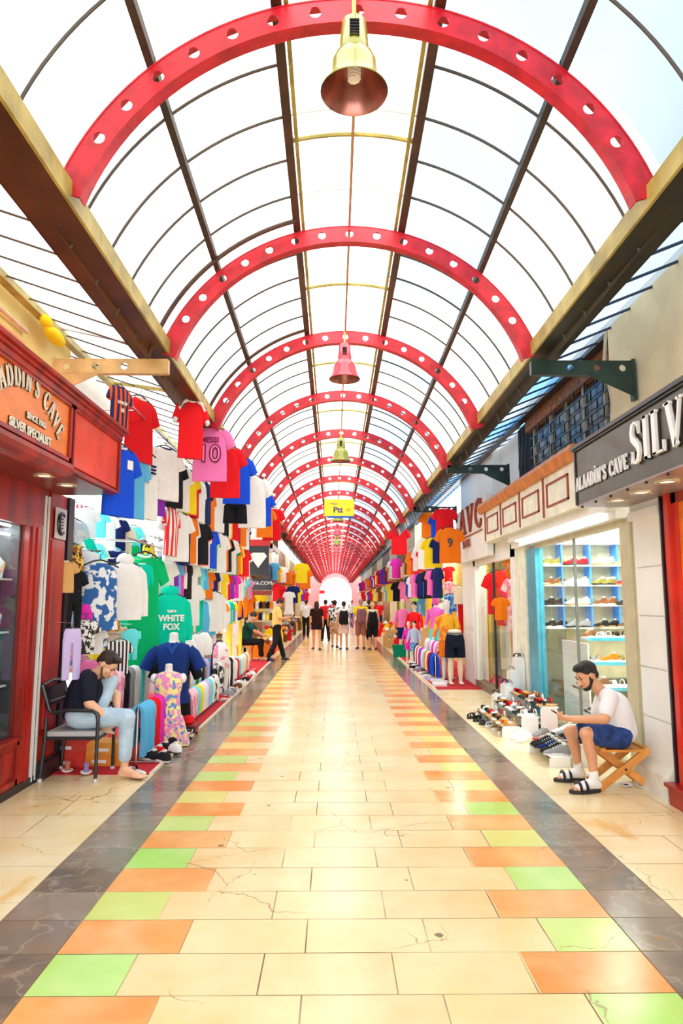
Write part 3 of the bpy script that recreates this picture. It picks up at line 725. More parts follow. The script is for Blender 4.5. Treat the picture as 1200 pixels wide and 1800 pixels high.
# ---- red jeweller at right edge
rf=empty('storefront',(2.8,4.6,0),0,'bright red and orange wooden shop front at the right edge','shop front')
def rb_(name,mat,f): mb=MB(); f(mb); return mb.build(name,mat,rf)
rb_('plinth',solid('dark_red_step',(.4,.015,.01),rough=.3),lambda m:[m.box(-.10,.5,-3,1.12,0,.14),m.box(-.13,.5,-3,1.14,.14,.17)])
rb_('door_post',solid('bright_red_wood',(.75,.03,.01),rough=.3,var=.7,scale=3),lambda m:[m.box(-.02,.1,.88,1.10,.17,2.75),m.box(-.05,-.02,.96,1.03,.17,2.75)])
rb_('inner_frame',wood_orange,lambda m:[m.box(-.0,.1,.74,.88,.17,2.45),m.box(0,.1,-3,.8,.17,.8),m.box(-.01,.1,-3,.9,.78,.84)])
rb_('head',wood_red,lambda m:m.box(-.02,.1,-3,1.1,2.42,2.95))
rb_('edge_strip',blackm,lambda m:m.box(-.04,.08,1.105,1.13,0,2.75))
rb_('glass_pane',glass,lambda m:m.box(.03,.036,-3,.76,.84,2.43))
rc_=empty('display_cabinet',(3.3,4.6,0),0,'lit display cabinet inside the red shop at the right edge','cabinet')
MB().box(.3,.35,-3,1.2,.17,2.5).build('back',solid('mustard_display_back',(.7,.4,.05)),rc_)
for z in (.85,1.3,1.75): MB().box(-.35,.3,-3,1.1,z,z+.015).build('shelf',solid('pale_shelf',(.7,.75,.75),rough=.2),rc_)
for r_,z in enumerate((.865,1.315,1.765)):
    for c in range(2): bust((3.0,5.12-.3*c,z),-PI/2+.3,beads[(r_+c)%4],'%s necklace bust, %s shelf of the red right shop, %s from its post'%(bw[(r_+c)%4],('lower','middle','upper')[r_],ordw(c)))
# black sign with serif letters
bs=empty('shop_sign',(2.3,4.4,2.78),0,'long black sign box with white serif letters above the right pavement','sign')
sm=solid('olive_black_sign',(.05,.05,.028),rough=.38,var=.6,coat=.15)
MB().box(0,.5,-4,1.98,-.26,.25).build('box',sm,bs)
MB().box(-.02,.5,-4,2.0,.25,.268).box(-.035,.0,-4,2.01,.268,.30).box(-.012,.0,1.96,1.99,-.26,.25).build('top_trim',blackm,bs)
MB().box(.0,.5,-4,1.98,-.275,-.26).build('soffit',solid('greyish_soffit',(.3,.22,.22),rough=.3),bs)
for k in range(9): MB().ell((.02,1.9-.33*k,-.285),(.012,.012,.012)).build('bolt',blackm,bs,True)
# letters face -x: build facing -y then rotate -90 about z -> local x runs toward -Y (towards the camera)
lay,tot=serif_text("ALAADİN'S CAVE",.125,.92); x0_=-1.95
for nm,mt,dp,gr,z_ in (('letter_shadow',shadow,.006,.03,0),('lettering',whitegloss,.02,0,0)):
    mb=MB()
    for ch,x,w_ in lay:
        if ch!=' ': stroke_letter(ch,mb,.125,w_,t=.125+gr,thin=.05+gr,depth=dp,ox=x0_+x+(.008 if gr else 0),oz=-.135-(.004 if gr else 0))
    lay2,t2=serif_text("SILVER",.32,.98)
    for ch,x,w_ in lay2: stroke_letter(ch,mb,.32,w_,t=.17+gr*.4,thin=.05+gr*.4,depth=dp*1.6,ox=-.72+x+(.018 if gr else 0),oz=-.13)
    o=mb.build(nm,mt,bs); o.rotation_euler=(0,0,-PI/2)
for k,(px,py) in enumerate(((1172,847),(1127,866),(1085,880))):
    p=atZ(px,py,2.50)-Vector(bs.location)
    f=MB().lathe([(.06,-.012),(.088,-.012),(.093,0),(.088,.004)],28,M=Matrix.Translation((p.x,p.y,-.275))).build('downlight_ring',solid('brushed_ring',(.8,.7,.55)),bs)
    MB().lathe([(0.001,-.004),(.06,-.004)],24,M=Matrix.Translation((p.x,p.y,-.276))).build('downlight_lens',emis('warm_lens2',(1,.8,.55),1.8),f)
# rendered pillar
pr=empty('rendered_pillar',(2.84,6.05,0),0,'white rendered pillar with grooves, between the red shop and the shoe shop','pillar')
mb=MB(); zs=[.2,.62,1.05,1.5,1.93,2.4]
for a,b_ in zip(zs[:-1],zs[1:]): mb.box(-.06,.2,-.27,.24,a,b_-.014)
mb.box(-.045,.2,-.25,.22,.1,2.45); mb.box(-.09,.2,-.29,.28,2.36,2.44); mb.box(-.06,.2,-.29,.3,2.44,2.6); mb.build('shaft',whitep,pr)
MB().prism([(-.15,0),(.2,0),(.2,.24),(-.08,.24),(-.13,.18)],-.3,.3,'y').build('base_block',solid('cracked_cream_stone',(.85,.82,.72),rough=.7,bump=.5),pr)
# ---- shoe shop
ss=empty('storefront',(2.85,8,0),0,'glass fronted shoe shop with beige frames and blue door post','shop front')
def sb(name,mat,f): mb=MB(); f(mb); return mb.build(name,mat,ss)
sb('window_frame',beige,lambda m:[m.box(-.03,.05,-1.62,-1.3,0,2.42),m.box(-.05,-.03,-1.58,-1.52,0,2.42),m.box(-.03,.05,-1.3,1.55,2.36,2.42),m.box(-.03,.05,-1.3,1.5,0,.10)])
sb('glass_pane',glass,lambda m:[m.box(-.004,.004,-1.3,.05,.1,2.36),m.box(-.004,.004,.09,1.5,.1,2.36)])
sb('glass_joint',solid('dark_seal',(.25,.27,.25)),lambda m:m.box(-.012,.012,.05,.09,.1,2.36))
sb('blue_door_post',bluealu,lambda m:[m.box(-.05,.06,1.5,1.66,0,2.36),m.box(-.03,.06,1.68,2.0,0,2.36)])
sb('door_gap',solid('deep_blue_gap',(.01,.05,.08)),lambda m:m.box(-.015,.06,1.66,1.68,0,2.36))
sb('pale_pilaster',solid('pale_yellow_paint',(.9,.87,.72)),lambda m:[m.box(-.05,.1,2.02,2.25,0,2.5),m.box(-.07,.1,2.25,2.5,0,2.5)])
sb('shutter_box',whitep,lambda m:[m.box(-.22,.1,-1.5,2.3,2.50,2.74),m.box(-.12,.1,-1.45,2.5,2.42,2.50)])
sb('shutter_light',tube_glow,lambda m:m.box(-.18,-.14,-1.2,2.0,2.488,2.498))
# ---- white panelled cornice with orange cap
cn=empty('panelled_fascia',(2.5,9.0,0),0,'white fascia of framed panels with an orange cornice above the shoe shop','fascia')
MB().box(.04,.36,-2.0,2.6,2.60,3.1).build('board',solid('cream_white_board',(.92,.88,.74)),cn)
MB().prism([(0,3.1),(-.05,3.2),(-.02,3.26),(.36,3.26),(.36,3.1)],-2.02,2.65,'y').build('orange_cap',solid('orange_brown_cap',(.75,.25,.06),rough=.5,var=.7),cn)
fm=solid('dark_red_moulding',(.35,.05,.02))
for k in range(4):
    ya=-1.85+k*1.07; mb=MB()
    for (a,b_,c,d) in ((.12,.88,2.72,2.74),(.12,.88,2.98,3.0),(.12,.15,2.72,3.0),(.85,.88,2.72,3.0),(.99,1.03,2.62,3.1)):
        mb.box(.025,.042,ya+a,ya+b_,c,d)
    mb.build('panel_moulding',fm,cn)
cn2=empty('shop_sign',(2.62,13.0,2.85),0,'white fascia with raised brown red letters beyond the panelled fascia','sign')
MB().box(.0,.1,-1.38,1.6,-.45,.62).build('board',whitep,cn2)
MB().box(-.02,0,-1.38,1.6,.02,.04).build('rule',fm,cn2)
mb=MB(); x=-1.05
for ch in 'AVC': 
    w_=.62
    stroke_letter(ch,mb,.5,w_,t=.17,thin=.1,depth=.04,ox=x,oz=.10); x+=w_+.14
o=mb.build('lettering',fm,cn2); o.rotation_euler=(0,0,-PI/2)
text('BUTIK',.2,fm,(-.03,.35,-.12),R_MX,parent=cn2,bold=.006,sx=1.3)
# second vitrine beyond the blue post
v2=empty('storefront',(2.8,12,0),0,'narrow glass vitrine with pale frames between the shoe shop and the right clothes stall','shop front')
def vb(name,mat,f): mb=MB(); f(mb); return mb.build(name,mat,v2)
vb('window_frame',whitep,lambda m:[m.box(-.05,.05,-1.5,-1.35,0,2.5),m.box(-.05,.05,1.35,1.5,0,2.5),m.box(-.05,.05,-1.5,1.5,2.3,2.62)])
vb('sill',solid('grey_brown_sill',(.25,.18,.12)),lambda m:m.box(-.06,.1,-2.1,1.5,0,.13))
vb('glass_pane',glass,lambda m:[m.box(-.004,.004,-1.35,-.02,.13,2.3),m.box(-.004,.004,.02,1.35,.13,2.3)])
vb('mullion',blackm,lambda m:m.box(-.02,.02,-.02,.02,.13,2.3))
vb('white_pilaster',whitep,lambda m:[m.box(-.06,.2,1.5,2.6,0,2.62),m.box(-.075,-.06,1.56,2.54,.4,1.0),m.box(-.075,-.06,1.56,2.54,1.1,2.4)])
# cream wall edge, cable, barred window, lintel
tag(MB().tube([(2.60,6.22,4.22),(2.58,6.26,3.9),(2.61,6.2,3.5),(2.6,6.24,3.1)],.018,8).build('wall_cable',solid('dirty_cream_cable',(.7,.62,.45))),'thick pale cable hanging at the edge of the cream wall, upper right','cable')
bw_=empty('barred_window',(2.82,7.85,3.65),0,'dark barred window under a brown lintel, upper right','window')
MB().box(.0,.04,-1.5,1.5,-.48,.36).build('pane',solid('dark_window_pane',(.05,.05,.07),rough=.2),bw_)
mb=MB()
for y in (-1.5,-1.05,-.45,.15,.72,1.46): mb.box(-.03,.0,y,y+.045,-.48,.36)
mb.build('frame',solid('cream_window_frame',(.6,.55,.4)),bw_)
mb=MB()
for j in range(7):
    z=-.46+.135*j; mb.box(-.075,-.06,-1.5,1.5,z,z+.014)
    for k in range(9):
        y=-1.45+k*.34+(.17 if j%2 else 0)
        if j<6 and y<1.5: mb.box(-.075,-.06,y,y+.014,z,z+.135)
mb.build('security_bars',blackm,bw_)
MB().box(-.08,.06,-1.65,1.7,.36,.58).build('lintel',solid('brown_brick_lintel',(.45,.16,.06),rough=.8,var=.4,scale=20),bw_)
tag(MB().box(2.80,2.95,9.45,10.15,3.25,4.2).build('dark_slot_panel',blackmat),'black recess panel beyond the barred window, upper right','panel')  # black surface stands in for the shade inside a slot in the wall
for j,(y,z) in enumerate(((9.6,3.5),(9.8,3.4),(9.95,3.6))):
    tag(MB().tube([(2.78,y,4.1),(2.76,y+.05,z),(2.74,y-.15,3.3),(2.77,y-.3,3.26)],.009,6).build('cable',blackm),'black cable dangling by the dark recess, %s from the barred window'%ordw(j),'cable','dangling cables')
# ================================================================ GARMENTS
def ring(cx,cz,a,b,n=18,fold=0,ph=0,ang=0,cy=0):
    out=[]
    for k in range(n):
        t=2*PI*k/n; x=a*math.cos(t); y=b*math.sin(t)*(1.0)+fold*math.sin(5*t+ph)
        if ang: out.append((cx+x*math.cos(ang),cy+y,cz+x*math.sin(ang)))
        else: out.append((cx+x,cy+y,cz))
    return out
def tee_body(mb,L=.68,w=.225,sl='short',flare=1.0,hood=False,neck=True,ph=0):
    rs=[ring(0,-L,w*flare,.045,fold=.012,ph=ph),ring(0,-L*.8,w*(.9+.1*flare),.05,fold=.009,ph=ph),ring(0,-L*.5,w*.97,.055,fold=.006,ph=ph+1),ring(0,-.2,w*.96,.055,fold=.004),ring(0,-.09,w*.92,.045),ring(0,-.035,w*.72,.035),ring(0,-.005,w*.38,.03),ring(0,0,w*.33,.027)]
    mb.loft(rs)
    for s in (-1,1):
        if sl=='short': pts=[(.15,-.07,.07),(.21,-.11,.072),(.285,-.255,.065)]
        elif sl=='long': pts=[(.15,-.08,.07),(.22,-.14,.07),(.265,-.36,.055),(.28,-.6,.042)]
        else: continue
        rr=[]
        for i,(x,z,r) in enumerate(pts):
            d=Vector((pts[min(i+1,len(pts)-1)][0]-pts[max(i-1,0)][0],pts[min(i+1,len(pts)-1)][1]-pts[max(i-1,0)][1])).normalized()
            n_=Vector((-d.y,d.x))
            rr.append([(s*(x+n_.x*r*math.cos(t)),.03*math.sin(t),z+n_.y*r*math.cos(t)) for t in [2*PI*k/12 for k in range(12)]])
        mb.loft(rr)
    if hood: mb.ell((0,.03,.03),(.12,.07,.09))
def g_mesh(kind):
    mb=MB()
    if kind=='jersey': tee_body(mb)
    elif kind=='hooded_top': tee_body(mb,.64,.25,'long',.92,True)
    elif kind=='long_sleeved_top': tee_body(mb,.64,.23,'long')
    elif kind=='dress': tee_body(mb,1.0,.21,'short',1.35)
    elif kind=='sleeveless_top': tee_body(mb,.6,.2,'none',1.1)
    elif kind=='trousers':
        mb.loft([ring(0,-.28,.17,.06),ring(0,-.1,.165,.055),ring(0,0,.14,.04)])
        for s in (-1,1): mb.loft([ring(s*.10,-.98,.065,.04,fold=.006),ring(s*.095,-.6,.075,.045,fold=.005),ring(s*.088,-.2,.09,.055)])
    elif kind=='shorts':
        mb.loft([ring(0,-.22,.19,.06),ring(0,-.1,.175,.055),ring(0,0,.15,.04)])
        for s in (-1,1): mb.loft([ring(s*.11,-.46,.11,.05,fold=.006),ring(s*.1,-.18,.1,.055)])
    elif kind=='baby_set':
        tee_body(mb,.4,.17,'none'); 
        for s in (-1,1): mb.loft([ring(s*.19,-.27,.05,.03),ring(s*.17,-.07,.055,.03)])
        for s in (-1,1): mb.loft([ring(s*.085,-.8,.06,.03,fold=.004),ring(s*.075,-.44,.075,.035)])
        mb.loft([ring(0,-.5,.15,.04),ring(0,-.4,.15,.035)])
    return mb
GM={k:g_mesh(k).mesh(k,cloth(WHITE),True) for k in ('jersey','hooded_top','long_sleeved_top','dress','sleeveless_top','trousers','shorts','baby_set')}
GLEN={'jersey':.68,'hooded_top':.64,'long_sleeved_top':.64,'dress':1.0,'sleeveless_top':.6,'trousers':.98,'shorts':.46,'baby_set':.8}
hangm=solid('black_hanger',(.02,.02,.02),rough=.4)
hm=MB(); hm.tube([(-.2,0,-.035),(-.08,0,.015),(0,0,.03),(.08,0,.015),(.2,0,-.035)],.008,6); hm.tube([(0,0,.03),(0,0,.07),(.025,0,.09),(.02,0,.115),(-.01,0,.115)],.004,6)
HANG=hm.mesh('hanger',hangm,True)
cm_=MB(); cm_.tube([(.085*math.cos(t),.032*math.sin(t)-.002,-.003-.02*(math.sin(t)<0)*abs(math.sin(t))) for t in [2*PI*k/16 for k in range(17)]],.011,6); COLLAR=cm_.mesh('collar',cloth(WHITE),True)
# shorts and trousers with a waistband
GC={}
def garment(kind,mat,loc,rz,scale,label,cat=None,group=None,collar=None,hanger=True,sx=1,parts=True,sz=1):
    root=link(kind,GM[kind],None,loc); root.rotation_euler=(0,0,rz); root.scale=(scale*sx,scale,scale*sz)
    root.material_slots[0].link='OBJECT'; root.material_slots[0].material=mat
    tag(root,label,cat or {'jersey':'shirt','hooded_top':'hoodie','long_sleeved_top':'shirt','dress':'dress','sleeveless_top':'top','trousers':'trousers','shorts':'shorts','baby_set':'baby clothes'}[kind],group)
    if parts:
        if hanger: link('hanger',HANG,root)
        if collar is not None and kind in('jersey','long_sleeved_top','dress'):
            c=link('collar',COLLAR,root); c.material_slots[0].link='OBJECT'; c.material_slots[0].material=collar
    return root
def mt(spec):
    if isinstance(spec,str): return cloth(CN[spec]),spec
    return spec
PAT={
 'blue and red striped':stripes(CN['navy'],(.8,.1,.02),9),
 'white and black striped':stripes(WHITE,BLACK,11),
 'red and white striped':stripes(RED,WHITE,9),
 'blue and white patterned':printed((.8,.85,.9),(.02,.12,.4),11,.46,.5),
 'yellow and black patterned':printed(YEL,BLACK,8,.5,.54),
 'pink tie-dyed':printed((.9,.25,.4),(.9,.75,.85),7,.42,.6),
 'brown and gold baroque':printed((.35,.12,.02),(.9,.6,.1),12,.48,.52,c3=(.02,.01,.01)),
 'floral multicoloured':printed((.85,.3,.6),(.9,.85,.3),14,.46,.54,c3=(.1,.3,.7)),
 'orange leopard':printed((.9,.35,.03),(.1,.03,.01),22,.54,.58),
 'pale blue checked':printed((.6,.8,.9),(.9,.93,.95),10,.45,.55),
 'black and white patterned':printed((.85,.85,.85),(.02,.02,.02),13,.49,.52),
 'green and white striped':stripes((.02,.4,.15),WHITE,8),
 'blue camouflage':printed((.02,.1,.5),(.2,.5,.8),9,.46,.52),
}
def matof(c): return cloth(CN[c]) if c in CN else PAT[c]
SHIRTC=['red','white','blue','white','navy','yellow','purple','orange','white','sky blue','red and white striped','black','magenta','dark green','white','red','white and black striped','blue','grey','pink','yellow','white','orange','navy','cyan','black','green and white striped','white']
# --- a rail with garments facing the walkway
def rail_row(X,z,Y0,Y1,step,kinds,colors,side,rname,seed,rot=.35,scale=1.0,jit=.12,group=None,parts_to=13,noparts=False,where='left clothes stall',start=''):
    r_=random.Random(seed); i=0; Y=Y0; items=[]
    while Y<Y1:
        items.append((kinds[i%len(kinds)] if not callable(kinds) else kinds(r_),colors[(i+seed)%len(colors)],Y)); i+=1; Y+=step*(1+r_.uniform(-jit,jit))
    n=len(items)
    for i,(k,c,Y) in enumerate(items):
        prev=items[i-1][1] if i else None; nxt=items[i+1][1] if i<n-1 else None
        rz=(PI/2-rot if side<0 else -PI/2+rot)+r_.uniform(-.3,.3)
        kn=k.replace('_',' ')
        lab='%s %s, %s along the %s'%(c,kn,ordw(i),rname)
        garment(k,matof(c),(X+r_.uniform(-.05,.05),Y,z-.12*scale+r_.uniform(-.03,.02)),rz,scale*r_.uniform(.92,1.06),lab,group=group or 'clothes on the '+rname,collar=matof('white') if i%3 else matof('navy'),parts=not noparts and Y<parts_to)
def rail(X,z,Y0,Y1,label,hangers=((0,0),),mat=chrome,r=.014,side=-1,wall=None):
    mb=MB().tube([(X,Y0,z),(X,Y1,z)],r,8)
    root=mb.build('clothes_rail',mat); tag(root,label,'clothes rail')
    Y=Y0+.3
    while Y<Y1 and wall is not None:
        MB().tube([(X,Y,z),(wall,Y,z+.02)],.009,6).build('rail_bracket',mat,root); Y+=1.9
    return root
W3=-4.15
# upper rows on the left, outside
rail(-2.1,3.62,6.75,16.8,'topmost clothes rail on the left, along the side roof',wall=-2.98)
rail(-2.15,2.98,6.75,17.2,'second clothes rail from the top on the left',wall=-2.98)
rail(-2.3,2.32,7.6,18.5,'third clothes rail from the top on the left, at sign height',wall=-2.98)
rail(-3.0,2.46,7.05,8.9,'inner rail for pale clothes beside the dark partition on the left')
rail(-3.0,1.92,7.05,13.5,'lower inner clothes rail on the left')
def place(kind,col,px,y0,y1,X,rz,label,sx=1,collar=None,Y=None,**k):
    """garment whose shoulder line shows at pixel (px,y0) and hem at y1, on the plane x=X (or depth Y)"""
    a=atX(px,y0,X) if Y is None else atY(px,y0,Y); b_=atY(px,y1,a.y); s=(a.z-b_.z)/GLEN[kind]
    g=garment(kind,matof(col) if isinstance(col,str) else col,a,rz,1,label,collar=collar,**k)
    u=max(.55,min(1.15,s)); g.scale=(u*sx*.9,u*.9,s); return g
def hang_to(g_,end,name='hanging_arm',mat=None):
    M=Matrix.LocRotScale(g_.location,g_.rotation_euler,g_.scale); a=M@Vector((0,0,.11)); Mi=M.inverted()
    p=Vector(end(a)); MB().tube([Mi@a,Mi@((a+p)/2),Mi@p],.008,6).build(name,mat or chrome,g_)
LF=PI/2-.45
a=place('jersey','blue and red striped',212,680,752,-2.15,LF,'blue and red striped football shirt at the near end of the top left rail',collar=matof('navy'))
text('UNICEF',.07,whitep,(0,-.066,-.28),R_CAM,parent=a,name='chest_print',bold=.003); text('10',.09,whitep,(0,-.066,-.40),R_CAM,parent=a,name='chest_print',bold=.004)
place('jersey','red',247,700,812,-2.15,LF,'long red shirt on the top left rail, next to the striped one',collar=matof('white'),sx=1)
rail_row(-2.1,3.62,8.35,16.5,.42,['jersey'],['white','white','black','white','yellow','red','white','navy','orange'],-1,'topmost rail of the left stall',1)
a=place('jersey','blue',212,785,908,-2.15,LF,'bright blue football shirt hanging right behind the orange jeweller sign',collar=matof('white'))
MB().box(.05,.13,-.066,-.056,-.22,-.13).build('crest',whitep,a)
place('jersey','sky blue',232,795,910,-2.2,LF,'light blue shirt with a white side line beside the bright blue one',collar=matof('blue'))
a=place('jersey','white',255,795,912,-2.2,LF,'white football shirt with three dark bars, between the light blue and purple shirts',collar=matof('white'))
for j in range(3): MB().box(.04,.12,-.068,-.058,-.15-.035*j,-.13-.035*j).build('crest_bar',cloth(NAVY),a)
place('jersey','purple',272,805,905,-2.2,LF,'purple shirt on the second left rail beside the white one with dark bars',collar=matof('magenta'))
rail_row(-2.15,2.98,9.0,17,.33,['jersey'],['white','red','red and white striped','white','navy','orange','white','black','red','white','blue','green and white striped','white','orange','brown','black','white','dark green','yellow','orange','white','yellow'],-1,'second rail of the left stall',2)
def smallk(r): return r.choice(['jersey','shorts','jersey','baby_set','long_sleeved_top'])
place('trousers','navy',252,950,1000,-2.75,LF,'dark navy jeans high on the left wall, under the purple shirt')
place('shorts','yellow and black patterned',262,955,1000,-2.65,LF,'yellow patterned shorts beside the navy jeans on the left')
place('baby_set','pale blue checked',294,950,1055,-2.55,LF+.2,'pale blue baby top and trousers set above the teal hoodie',sx=1.3)
rail_row(-2.3,2.32,9.4,18.3,.24,['jersey','shorts','jersey'],['white','red','cream','white','purple','sky blue','magenta','white','black','white','grey','white','cyan','sky blue','yellow','orange','pink','brown','navy','tan','white','yellow','navy'],-1,'third rail of the left stall',3,scale=.82)
# jerseys hung from the roof beam on the left
a=place('jersey','red',337,704,806,-1.5,.45,'red football shirt with white shoulders hung alone from the left roof beam',Y=7.0,sx=.72,collar=matof('white'))
for s in (-1,1):
    MB().tube([(s*.09,-.04,-.012),(s*.17,-.04,-.045),(s*.23,-.035,-.12)],.022,8).build('white_shoulder',cloth(WHITE),a,True)
    MB().ell((s*.28,-.0,-.24),(.055,.035,.045)).build('white_cuff',cloth((.6,.8,.9)),a,True)
MB().tube([(0,-.01,.1),(0,-.01,.2)],.006,6).build('hanger_hook',cloth(CREAM),a,True)
a=place('jersey','pink',370,752,846,-1.43,.05,'pink football shirt with name and number 10 hung from the left roof beam',Y=7.9,sx=1.05,collar=matof('pink'))
text('MESSI',.10,cloth((.25,.02,.12)),(0,-.062,-.17),R_CAM,parent=a,name='back_name',bold=.002)
text('10',.30,cloth((.2,.01,.08)),(0,-.064,-.35),R_CAM,parent=a,name='back_number',bold=.012); text('10',.30,cloth((.9,.3,.55)),(0,-.070,-.35),R_CAM,parent=a,name='number_inlay',bold=-.004)
MB().ell((0,.0,.045),(.13,.05,.05)).build('dark_hanger_cap',blackm,a,True)
hb=[('jersey','red',397,785,875,8.9,'plain red shirt hung from the left roof beam beyond the pink one'),
('jersey','blue',417,803,886,9.7,'blue shirt with white number hung from the left roof beam beyond the plain red one'),
('shorts','black',414,868,920,9.9,'black shorts hanging below the blue shirt at the left roof beam'),
('jersey','white',444,838,928,10.9,'white shirt with small chest marks hung from the left roof beam'),
('jersey','blue',461,868,925,12.0,'royal blue shirt with yellow mark hung beyond the white one on the left roof beam'),
('jersey','orange',466,895,945,13.2,'orange shirt squeezed between the royal blue and the last red shirt on the left beam'),
('jersey','red',478,893,950,13.4,'last red shirt hung from the left roof beam')]
for k_,c,px,y0,y1,Y,lb_ in hb: hang_to(place(k_,c,px,y0,y1,0,.15,lb_,Y=Y,sx=.95,collar=matof('white'),hanger=True),lambda a:(min(-1.45,max(-1.68,a.x)),a.y,max(a.z+.05,3.72)),'hanging_cord',blackm)
place('jersey','white',505-40,905-10,945,0,.1,'pale shirt half hidden behind the orange one on the left beam',Y=13.8)
# left stall wall: mid-level big garments
LW=[('jersey','pale blue checked',122,912,1000,-2.85,'pale blue shirt hanging at the dark corner post on the left'),
('jersey','red and white striped',133,885,925,-3.1,'small red striped shirt under the stall ceiling, near the dark corner post'),
('jersey','white',152,893,952,-2.9,'white shirt with grey lettering beside the dark corner post'),
('trousers','teal',155,950,1002,-2.95,'pair of teal green trousers under the white lettered shirt'),
('jersey','cyan',172,900,945,-2.9,'white and aqua patterned shirt beside the white lettered shirt'),
('trousers','teal',170,955,1000,-3.0,'second pair of teal trousers, beside the first pair'),
('jersey','white',188,905,962,-2.9,'white shirt with blue hem in the row behind the bright blue shirt'),
('jersey','navy',206,912,968,-2.85,'dark slate shirt hanging next to the pale clothes, left stall'),
('jersey','cream',217,925,980,-2.8,'cream shirt with a red line beside the slate shirt'),
('jersey','cyan',234,925,975,-2.75,'aqua shirt beside the cream one on the left wall'),
('shorts','brown and gold baroque',127,958,1010,-2.75,'brown and gold patterned shorts near the dark corner post'),
('jersey','tan',112,985,1042,-2.7,'tan garment hanging against the black corner post'),
('jersey','black',124,1000,1075,-2.7,'black dungaree top hanging below the patterned shorts'),
('trousers','black',130,1040,1110,-2.65,'thin black trousers hanging below the black top'),
('jersey','white',150,968,1010,-2.75,'small white shirt right of the brown patterned shorts'),
('jersey','orange leopard',148,1008,1052,-2.7,'leopard patterned top left of the blue patterned dress'),
('shorts','lime',150,1032,1062,-2.68,'lime green shorts between the black clothes and the patterned dress'),
('shorts','magenta',150,1062,1095,-2.65,'magenta and red shorts below the lime ones'),
('sleeveless_top','blue and white patterned',176,990,1108,-2.55,'blue and white patterned long dress on a mannequin hanger, left wall'),
('jersey','yellow',200,995,1075,-2.65,'mustard yellow jacket right of the patterned dress'),
('shorts','orange leopard',197,1075,1110,-2.6,'orange leopard shorts below the mustard jacket'),
('jersey','navy',205,968,1000,-2.75,'dark navy cap coloured top above the mustard jacket'),
('trousers','emerald green',236,960,1010,-2.7,'green trousers behind the white hoodie'),
('dress','emerald green',254,975,1175,-2.45,'long emerald green dress in the middle of the left stall'),
('long_sleeved_top','teal',250,990,1030,-2.4,'teal crop top over the emerald dress'),
('trousers','navy',272,1000,1045,-2.5,'dark navy trousers behind the teal hoodie'),
('trousers','teal',345,1030,1120,-2.45,'teal trousers hanging right of the light blue baby set row'),
('jersey','white',332,1025,1100,-2.35,'white jersey hanging in front of the teal trousers'),
('long_sleeved_top','white',372,1040,1110,-2.3,'white tracksuit top hanging past the teal trousers'),
('trousers','white',372,1090,1150,-2.3,'white tracksuit trousers below the white tracksuit top'),
('trousers','navy',352,1030,1090,-2.5,'navy tracksuit trousers behind the white jersey'),
('long_sleeved_top','sky blue',355,1055,1120,-2.45,'pale blue tracksuit top beside the white jersey'),
('trousers','lavender',128,1105,1195,-2.45,'long lavender trousers hanging behind the seated man'),
('jersey','black and white patterned',150,1090,1150,-2.6,'dark patterned shirt hanging above the seated man'),
('jersey','white',165,1105,1150,-2.6,'white shirt hanging just above the seated man, left of the striped tops'),
('jersey','blue and white patterned',172,1090,1140,-2.7,'blue floral shirt above the seated man, right of the white shirt'),
('jersey','cream',205,1100,1160,-2.6,'cream shirt with black spots behind the seated man'),
('jersey','white and black striped',210,1125,1185,-2.5,'white and black striped top right of the seated man head'),
('baby_set','cyan',232,1105,1160,-2.4,'aqua and white baby set beside the emerald dress'),
('jersey','pink',155,1160,1185,-2.6,'small pink top behind the shoulder of the seated man')]
for k_,c,px,y0,y1,X,lb_ in LW: hang_to(place(k_,c,px,y0,y1,X,PI/2-.9,lb_,collar=matof('white')),lambda a:(-3.06,a.y+.02,a.z+.03))
place('hooded_top','white',222,990,1090,-2.45,PI/2-.8,'white hoodie with long sleeves beside the emerald dress')
a=place('hooded_top','teal',299,1045,1132,-2.2,PI/2-.9,'teal green hoodie with white wording in the middle of the left stall',sx=1.15)
for k,(tx,s_,zz) in enumerate((('THIS IS',.04,-.22),('WHITE',.11,-.31),('FOX',.11,-.42))): text(tx,s_,whitep,(0,-.068,zz),R_CAM,parent=a,name='chest_print',bold=.004)
gp=empty('wire_grid',(-3.08,10.4,0),0,'chrome wire display grid behind the hanging clothes of the left stall','display grid')
mb=MB()
for i in range(24): mb.tube([(0,-3.3+.3*i,.5),(0,-3.3+.3*i,2.95)],.004,5)
for i in range(9): mb.tube([(0,-3.3,.55+.3*i),(0,3.6,.55+.3*i)],.004,5)
mb.build('wire_mesh',chrome,gp)
# fill: inner wall rows (two more rows of clothes deep in the stall)
rail_row(-3.0,2.46,7.15,12.5,.22,['jersey','long_sleeved_top','jersey'],['white','cyan','cream','white','sky blue','navy','white','teal'],-1,'inner upper rail of the left stall',4,rot=1.0,scale=.85,parts_to=0)
rail_row(-3.2,1.80,7.2,13.4,.3,['long_sleeved_top','dress','jersey'],['white','grey','yellow','white','teal','cream','pink','white','sky blue','floral multicoloured'],-1,'inner lower rail of the left stall',5,rot=1.0,scale=.9,parts_to=0)
rail_row(-2.6,1.72,11.0,19.0,.36,['jersey','trousers','long_sleeved_top'],['white','teal','white','sky blue','yellow','white','navy','yellow','orange','cream'],-1,'far fourth rail of the left stall',6,rot=.7,scale=.8,parts_to=0)
# inner light of the shop
for Y in (7.9,10.2,12.5,15,17.5):
    tag(MB().box(-2.9,-2.85,Y-.5,Y+.5,2.93,2.97).build('fluorescent_tube',tube_glow),'fluorescent tube on the left shop ceiling, %s from the jeweller'%ordw(int((Y-7)/2.4)),'lamp','ceiling tubes of the left stall')
